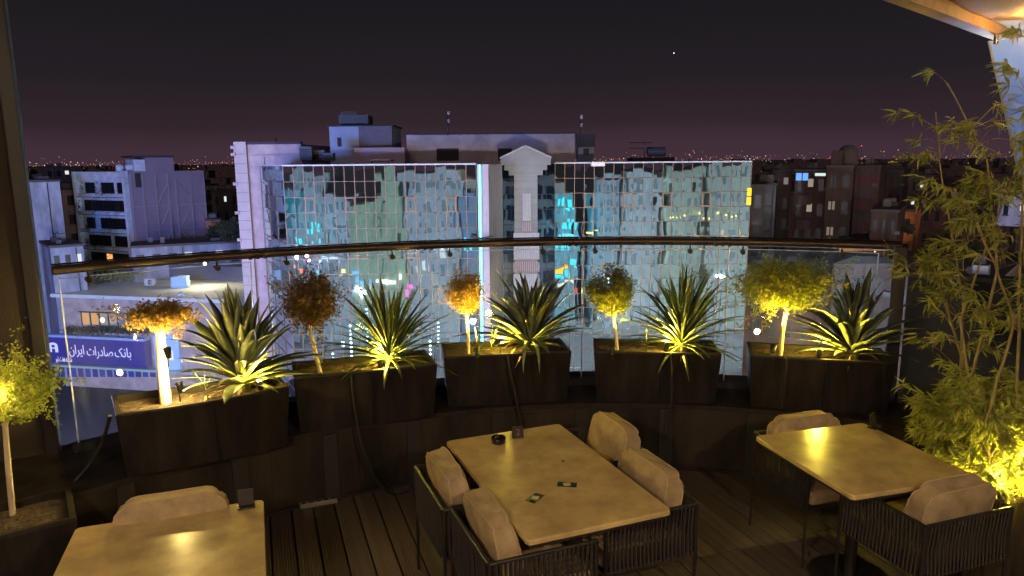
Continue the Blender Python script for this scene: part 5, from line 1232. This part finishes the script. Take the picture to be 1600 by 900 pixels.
u = empty('roof_bush', at(185, 431, zB + 1.5), label='yellowish lit bush on the roof behind the bank', cat='bush'); mb = MB(); rnd = random.Random(8)
for k in range(600):
    q = Vector((rnd.gauss(0, 1.3), rnd.gauss(0, .4), rnd.gauss(0, .3))); v1, v2 = [Vector((rnd.gauss(0, 1), rnd.gauss(0, 1), rnd.gauss(0, 1))).normalized() * .22 for _ in range(2)]; mb.add([q, q + v1, q + v2], [(0, 1, 2)])
mb.build('foliage', mat('lit_bush', (.2, .2, .05), .9), u)['kind'] = 'stuff'
# orange lit terrace at right, black tent roof
p = P3(1350, 412, 58); r_ = empty('tent_roof', p, label='black tent roof on the terrace beyond the right glass panel', cat='tent')
MB().add([(-2.6, 0, 0), (-.8, 0, .62), (1.6, 0, .55), (3.2, 0, 0), (-2.6, 3, 0), (-.8, 3, .62), (1.6, 3, .55), (3.2, 3, 0)], [(0, 1, 5, 4), (1, 2, 6, 5), (2, 3, 7, 6), (0, 3, 2, 1)]).build('canvas', M_dark, r_)
for x in (-2.4, 3.0): MB().tube([(x, .1, -1.2), (x, .1, 0)], .05, 6).build('pole', M_blk, r_)
p = P3(1370, 400, 62); r_ = empty('orange_wall', (p.x, p.y, p.z), label='glowing orange lit wall behind the black tent roof', cat='wall')
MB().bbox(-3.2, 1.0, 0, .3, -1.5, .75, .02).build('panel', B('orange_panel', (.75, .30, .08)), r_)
l = light('bulb', 'POINT', (p.x - .3, p.y - .9, p.z + .2), 90, (1, .5, .15), .06)
glare_lamp(1367, 393, 60.5, .05, (1, .6, .2), 6, 'tiny amber lamp before the glowing orange wall', 0)

# ---- the row of buildings on this side of the road, seen as reflections in the mirror glass
def refl(name, label, px0, px1, pyt, yim, m, rows, cols, lit=(), litm=None, ww=.45, yreal=6.0, rev=True):
    a, b = aty(px0, pyt, yim), aty(px1, pyt, yim); f = Fac((b.x, yreal), (a.x, yreal))     # faces +y
    o = f.box(MB(), 0, f.L, GZ, a.z, -9, 0).build(name, m); tag(o, label, 'building', 'houses mirrored in the glass building')
    cw = f.L / max(1, cols)
    for r in range(rows):
        for c in range(cols):
            z1 = a.z - 1.2 - r * 3.1; u0 = c * cw + cw * (1 - ww) / 2
            if z1 - 1.6 < GZ: continue
            f.box(MB(), u0, u0 + cw * ww, z1 - 1.6, z1, -.05, .03).build('window', (litm or glow('lit_warm', (1, .72, .4), .9)) if (r, c) in lit else mat('shaded_window', (.16, .19, .21), .3), o)
    return o, f, a.z
teal = glow('teal_light', (.05, .75, .95), 1.8)
for (x_, z_, p_, lab) in ((10.5, -7, 3600, 'added cyan floodlight tinting the houses mirrored in the right wing'), (-30.5, -6, 1700, 'added cyan floodlight tinting the houses mirrored at the left end')):  # unseen lamps added to turn the mirrored houses cyan
    r_ = empty('added_cyan_flood', (x_, 9.5, GZ), label=lab, cat='floodlight mast', group='added cyan floodlights')
    MB().tube([(0, 0, 0), (0, 0, z_ - GZ)], .12, 8, r1=.07).build('pole', M_pole, r_); MB().bbox(-.3, .3, -.1, .25, z_ - GZ, z_ - GZ + .35, .04).build('floodlight', M_pole, r_)
    l = light('bulb', 'SPOT', (0, -.3, z_ - GZ + .1), p_ * 2.2, (.08, .78, 1), .2, to=(0, -5, z_ - GZ - .6), spot=R(130)); l.parent = r_
refl('mirrored_house', 'dim grey house mirrored at the left end of the glass', 380, 455, 300, 106, B('dim_grey', (.30, .32, .36)), 5, 4)
refl('mirrored_house', 'ornate teal lit house mirrored left of the green one', 462, 508, 268, 106, B('ornate', (.40, .42, .42)), 6, 4, lit=((2, 1), (2, 2), (3, 1), (4, 2), (3, 3)), litm=teal)
refl('mirrored_house', 'small white house mirrored below the ornate one', 512, 545, 305, 106, B('white_h', (.65, .68, .72)), 5, 2)
refl('mirrored_house', 'wide pale green house mirrored in the left wing', 545, 594, 315, 106, B('pale_green', (.54, .66, .44)), 0, 0)
refl('mirrored_house', 'tall pale green gable mirrored in the left wing', 594, 628, 275, 106, B('pale_green', (.54, .66, .44)), 0, 0)
refl('mirrored_house', 'tall white apartment house mirrored in the left wing', 632, 716, 268, 106, B('white_h', (.65, .68, .72)), 6, 5, lit=((3, 1), (4, 3)), litm=wht, ww=.38)
refl('mirrored_house', 'dark blue lit shop house mirrored near the neon strip', 720, 742, 300, 106, B('blue_h', (.16, .22, .36)), 5, 2, lit=((2, 1), (4, 0)), litm=teal)
refl('mirrored_house', 'cyan floodlit house mirrored near the granite tower', 866, 902, 300, 114, B('cyan_h', (.22, .42, .46)), 6, 3, lit=((0, 0), (0, 1), (1, 1), (2, 1), (2, 2), (3, 0), (1, 0)), litm=teal, ww=.6)
refl('mirrored_house', 'pale blue house mirrored in the right wing', 926, 972, 272, 114, B('pale_bl', (.48, .54, .60)), 6, 3, lit=((4, 1),))
refl('mirrored_house', 'bright white house mirrored in the middle of the right wing', 984, 1034, 268, 114, B('white_h', (.65, .68, .72)), 6, 2, ww=.3)
refl('mirrored_house', 'long greenish grey house mirrored in the right wing', 1046, 1100, 262, 114, B('grey_green', (.42, .46, .38)), 6, 4, lit=((3, 0), (3, 2)), ww=.35)
refl('mirrored_house', 'tall pale grey house mirrored at the right end of the glass', 1112, 1190, 256, 114, B('grey_green2', (.46, .48, .42)), 6, 5, lit=((3, 1), (3, 3)), ww=.35)
def screen(px, py, w, h, col, s, yim, label, name='lit_shop_sign'):
    p = aty(px, py, yim); k = yim / F; o = MB().box(p.x - w * k / 2, p.x + w * k / 2, 6.05, 6.25, p.z - h * k / 2, p.z + h * k / 2).build(name, glow('scr_%s' % str(col), col, s * 1.5)); tag(o, label, 'sign', 'lit signs mirrored in the glass building')
screen(880, 421, 15, 7, (1, .42, .02), 1.6, 114, 'orange upper half of a lit sign mirrored right of the tower')
screen(880, 429, 16, 5, (.02, .55, 1), 1.6, 114, 'cyan lower half of a lit sign mirrored right of the tower')
screen(884, 442, 36, 7, (.9, .85, .7), .9, 114, 'cream strip sign mirrored right of the tower')
screen(902, 452, 14, 10, (1, .12, .08), .9, 114, 'red sign mirrored behind the round green topiary')
screen(515, 407, 34, 6, (.5, .65, 1), 1.6, 106, 'blue white strip sign mirrored above the dark topiary')
screen(540, 424, 12, 10, (1, .8, .4), 1.2, 106, 'warm square sign mirrored right of the dark topiary')
screen(563, 437, 12, 9, (.1, .35, 1), 1.5, 106, 'blue square sign mirrored in the left wing')
screen(608, 437, 36, 7, (1, .95, .8), 1.6, 106, 'long cream sign mirrored in the left wing')
screen(636, 453, 8, 14, (1, .2, .6), 1.2, 106, 'pink upright sign mirrored left of the amber topiary')
screen(462, 420, 10, 7, (1, .3, .15), 1.2, 106, 'small red sign mirrored beside the dark topiary')
screen(895, 372, 30, 5, (.1, .7, 1), 1.4, 114, 'cyan strip sign mirrored above the rail in the right wing')
screen(920, 356, 14, 3, (1, .8, .2), 1.6, 114, 'small yellow sign mirrored above the rail in the right wing')
# string of yellow lamps along the roofs, mirrored as a row of dots
for k in range(8):
    p = aty(1050 + k * 15, 334 + 3 * sin(k * 1.3), 114); o = MB().lathe([(.0001, -.22), (.16, -.15), (.22, 0), (.16, .15), (.0001, .22)], 8, Matrix.Translation((p.x, 6.5, p.z))).build('festoon_bulb', glow('festoon', (1, .75, .15), 3)); tag(o, 'yellow festoon bulb in the string on the grey houses', 'bulb', 'yellow festoon bulbs')
# bulb strings standing in for lights mirrored in the left wing's foot
for px, y0, y1 in ((550, 498, 562), (521, 542, 566), (508, 556, 572), (673, 520, 566)):
    a, b = aty(px, y0, 53), aty(px, y1, 53); r_ = empty('mirrored_light_string', b, label={550: 'longest string standing in for mirrored lights right of the dark topiary', 521: 'short string standing in for mirrored lights next to the longest one', 508: 'shortest string standing in for mirrored lights beside the topiary trunk', 673: 'string standing in for mirrored lights right of the narrow leaved yucca'}[px], cat='light string', group='strings standing in for mirrored lights')
    MB().tube([(0, 0, 0), (0, 0, a.z - b.z)], .02, 4).build('wire', M_blk, r_); n = int((a.z - b.z) / .33); bu = MB()
    for k in range(n): bu.lathe([(.0001, -.10), (.10, 0), (.0001, .10)], 6, Matrix.Translation((0, -.05, k * .33)))
    bu.build('bulbs', glow('fairy', (.6, .95, 1), 7), r_)

# ---- the far city: a mass of roofs and thousands of lamps out to the horizon
rnd = random.Random(77); fc_ = MB()
for k in range(5200):
    y = 190 * math.exp(rnd.random() ** .8 * 3.1); x = y * rnd.uniform(-.95, .95)
    w = rnd.uniform(8, 22); d_ = rnd.uniform(8, 20); h = rnd.choice((7, 9, 10, 13, 16, 16)) * rnd.uniform(.8, 1.2) + (rnd.random() < .04) * 7
    fc_.box(x - w / 2, x + w / 2, y, y + d_, GZ, GZ + h)
tag(fc_.build('far_city', B('far_city_wall', (.16, .12, .11))), 'mass of distant city roofs stretching to the horizon', kind='stuff')
cols = [((1, .55, .25), 5), ((1, .40, .16), 4), ((1, .85, .65), 5), ((.85, .95, 1), 5), ((1, .12, .08), 4), ((.25, .35, 1), 3)]
LMs = [MB() for _ in cols]
for k in range(2300):
    y = 260 * math.exp(rnd.random() ** .55 * 2.9); x = y * rnd.uniform(-.9, .9)
    if noise.noise(Vector((x / y * 5, math.log(y) * 2, 3))) < -.12 and rnd.random() < .8: continue
    z = GZ + rnd.uniform(5, 20) + (y > 1200) * rnd.uniform(0, 24) ; s = y / F * rnd.choice((.25, .3, .35, .4, .5, .7)) 
    i = rnd.choices(range(6), (34, 22, 18, 14, 9, 1.5))[0]
    LMs[i].add([(x - s, y, z), (x, y - s, z), (x + s, y, z), (x, y + s, z), (x, y, z - s), (x, y, z + s)], [(0, 1, 5), (1, 2, 5), (2, 3, 5), (3, 0, 5), (1, 0, 4), (2, 1, 4), (3, 2, 4), (0, 3, 4)])
for (c_, s_), mb in zip(cols, LMs): tag(mb.build('city_lights', glow('city_%s' % str(c_), c_, s_ * .34)), 'scattered lamps of the far city', kind='stuff')
for px, py, c_, lab in ((1346, 228, (1, .05, .08), 'red beacon on a far mast above the right horizon'), (1053, 83, (.9, .9, 1), 'lone bright star above the glass building')):
    p = aty(px, py, 3000); s = 3000 / F * .9; o = MB().add([(p.x - s, p.y, p.z), (p.x, p.y - s, p.z), (p.x + s, p.y, p.z), (p.x, p.y + s, p.z), (p.x, p.y, p.z - s), (p.x, p.y, p.z + s)], [(0, 1, 5), (1, 2, 5), (2, 3, 5), (3, 0, 5), (1, 0, 4), (2, 1, 4), (3, 2, 4), (0, 3, 4)]).build('beacon' if px > 1100 else 'star', glow('pt%d' % px, c_, 3)); tag(o, lab, 'light')
p = aty(1346, 262, 3000); q = aty(1346, 229, 3000); tag(MB().tube([(p.x, p.y, GZ), (q.x, q.y, q.z - 3)], 1.2, 5, r1=.5).build('radio_mast', M_dark), 'thin far mast carrying the red beacon', 'mast')
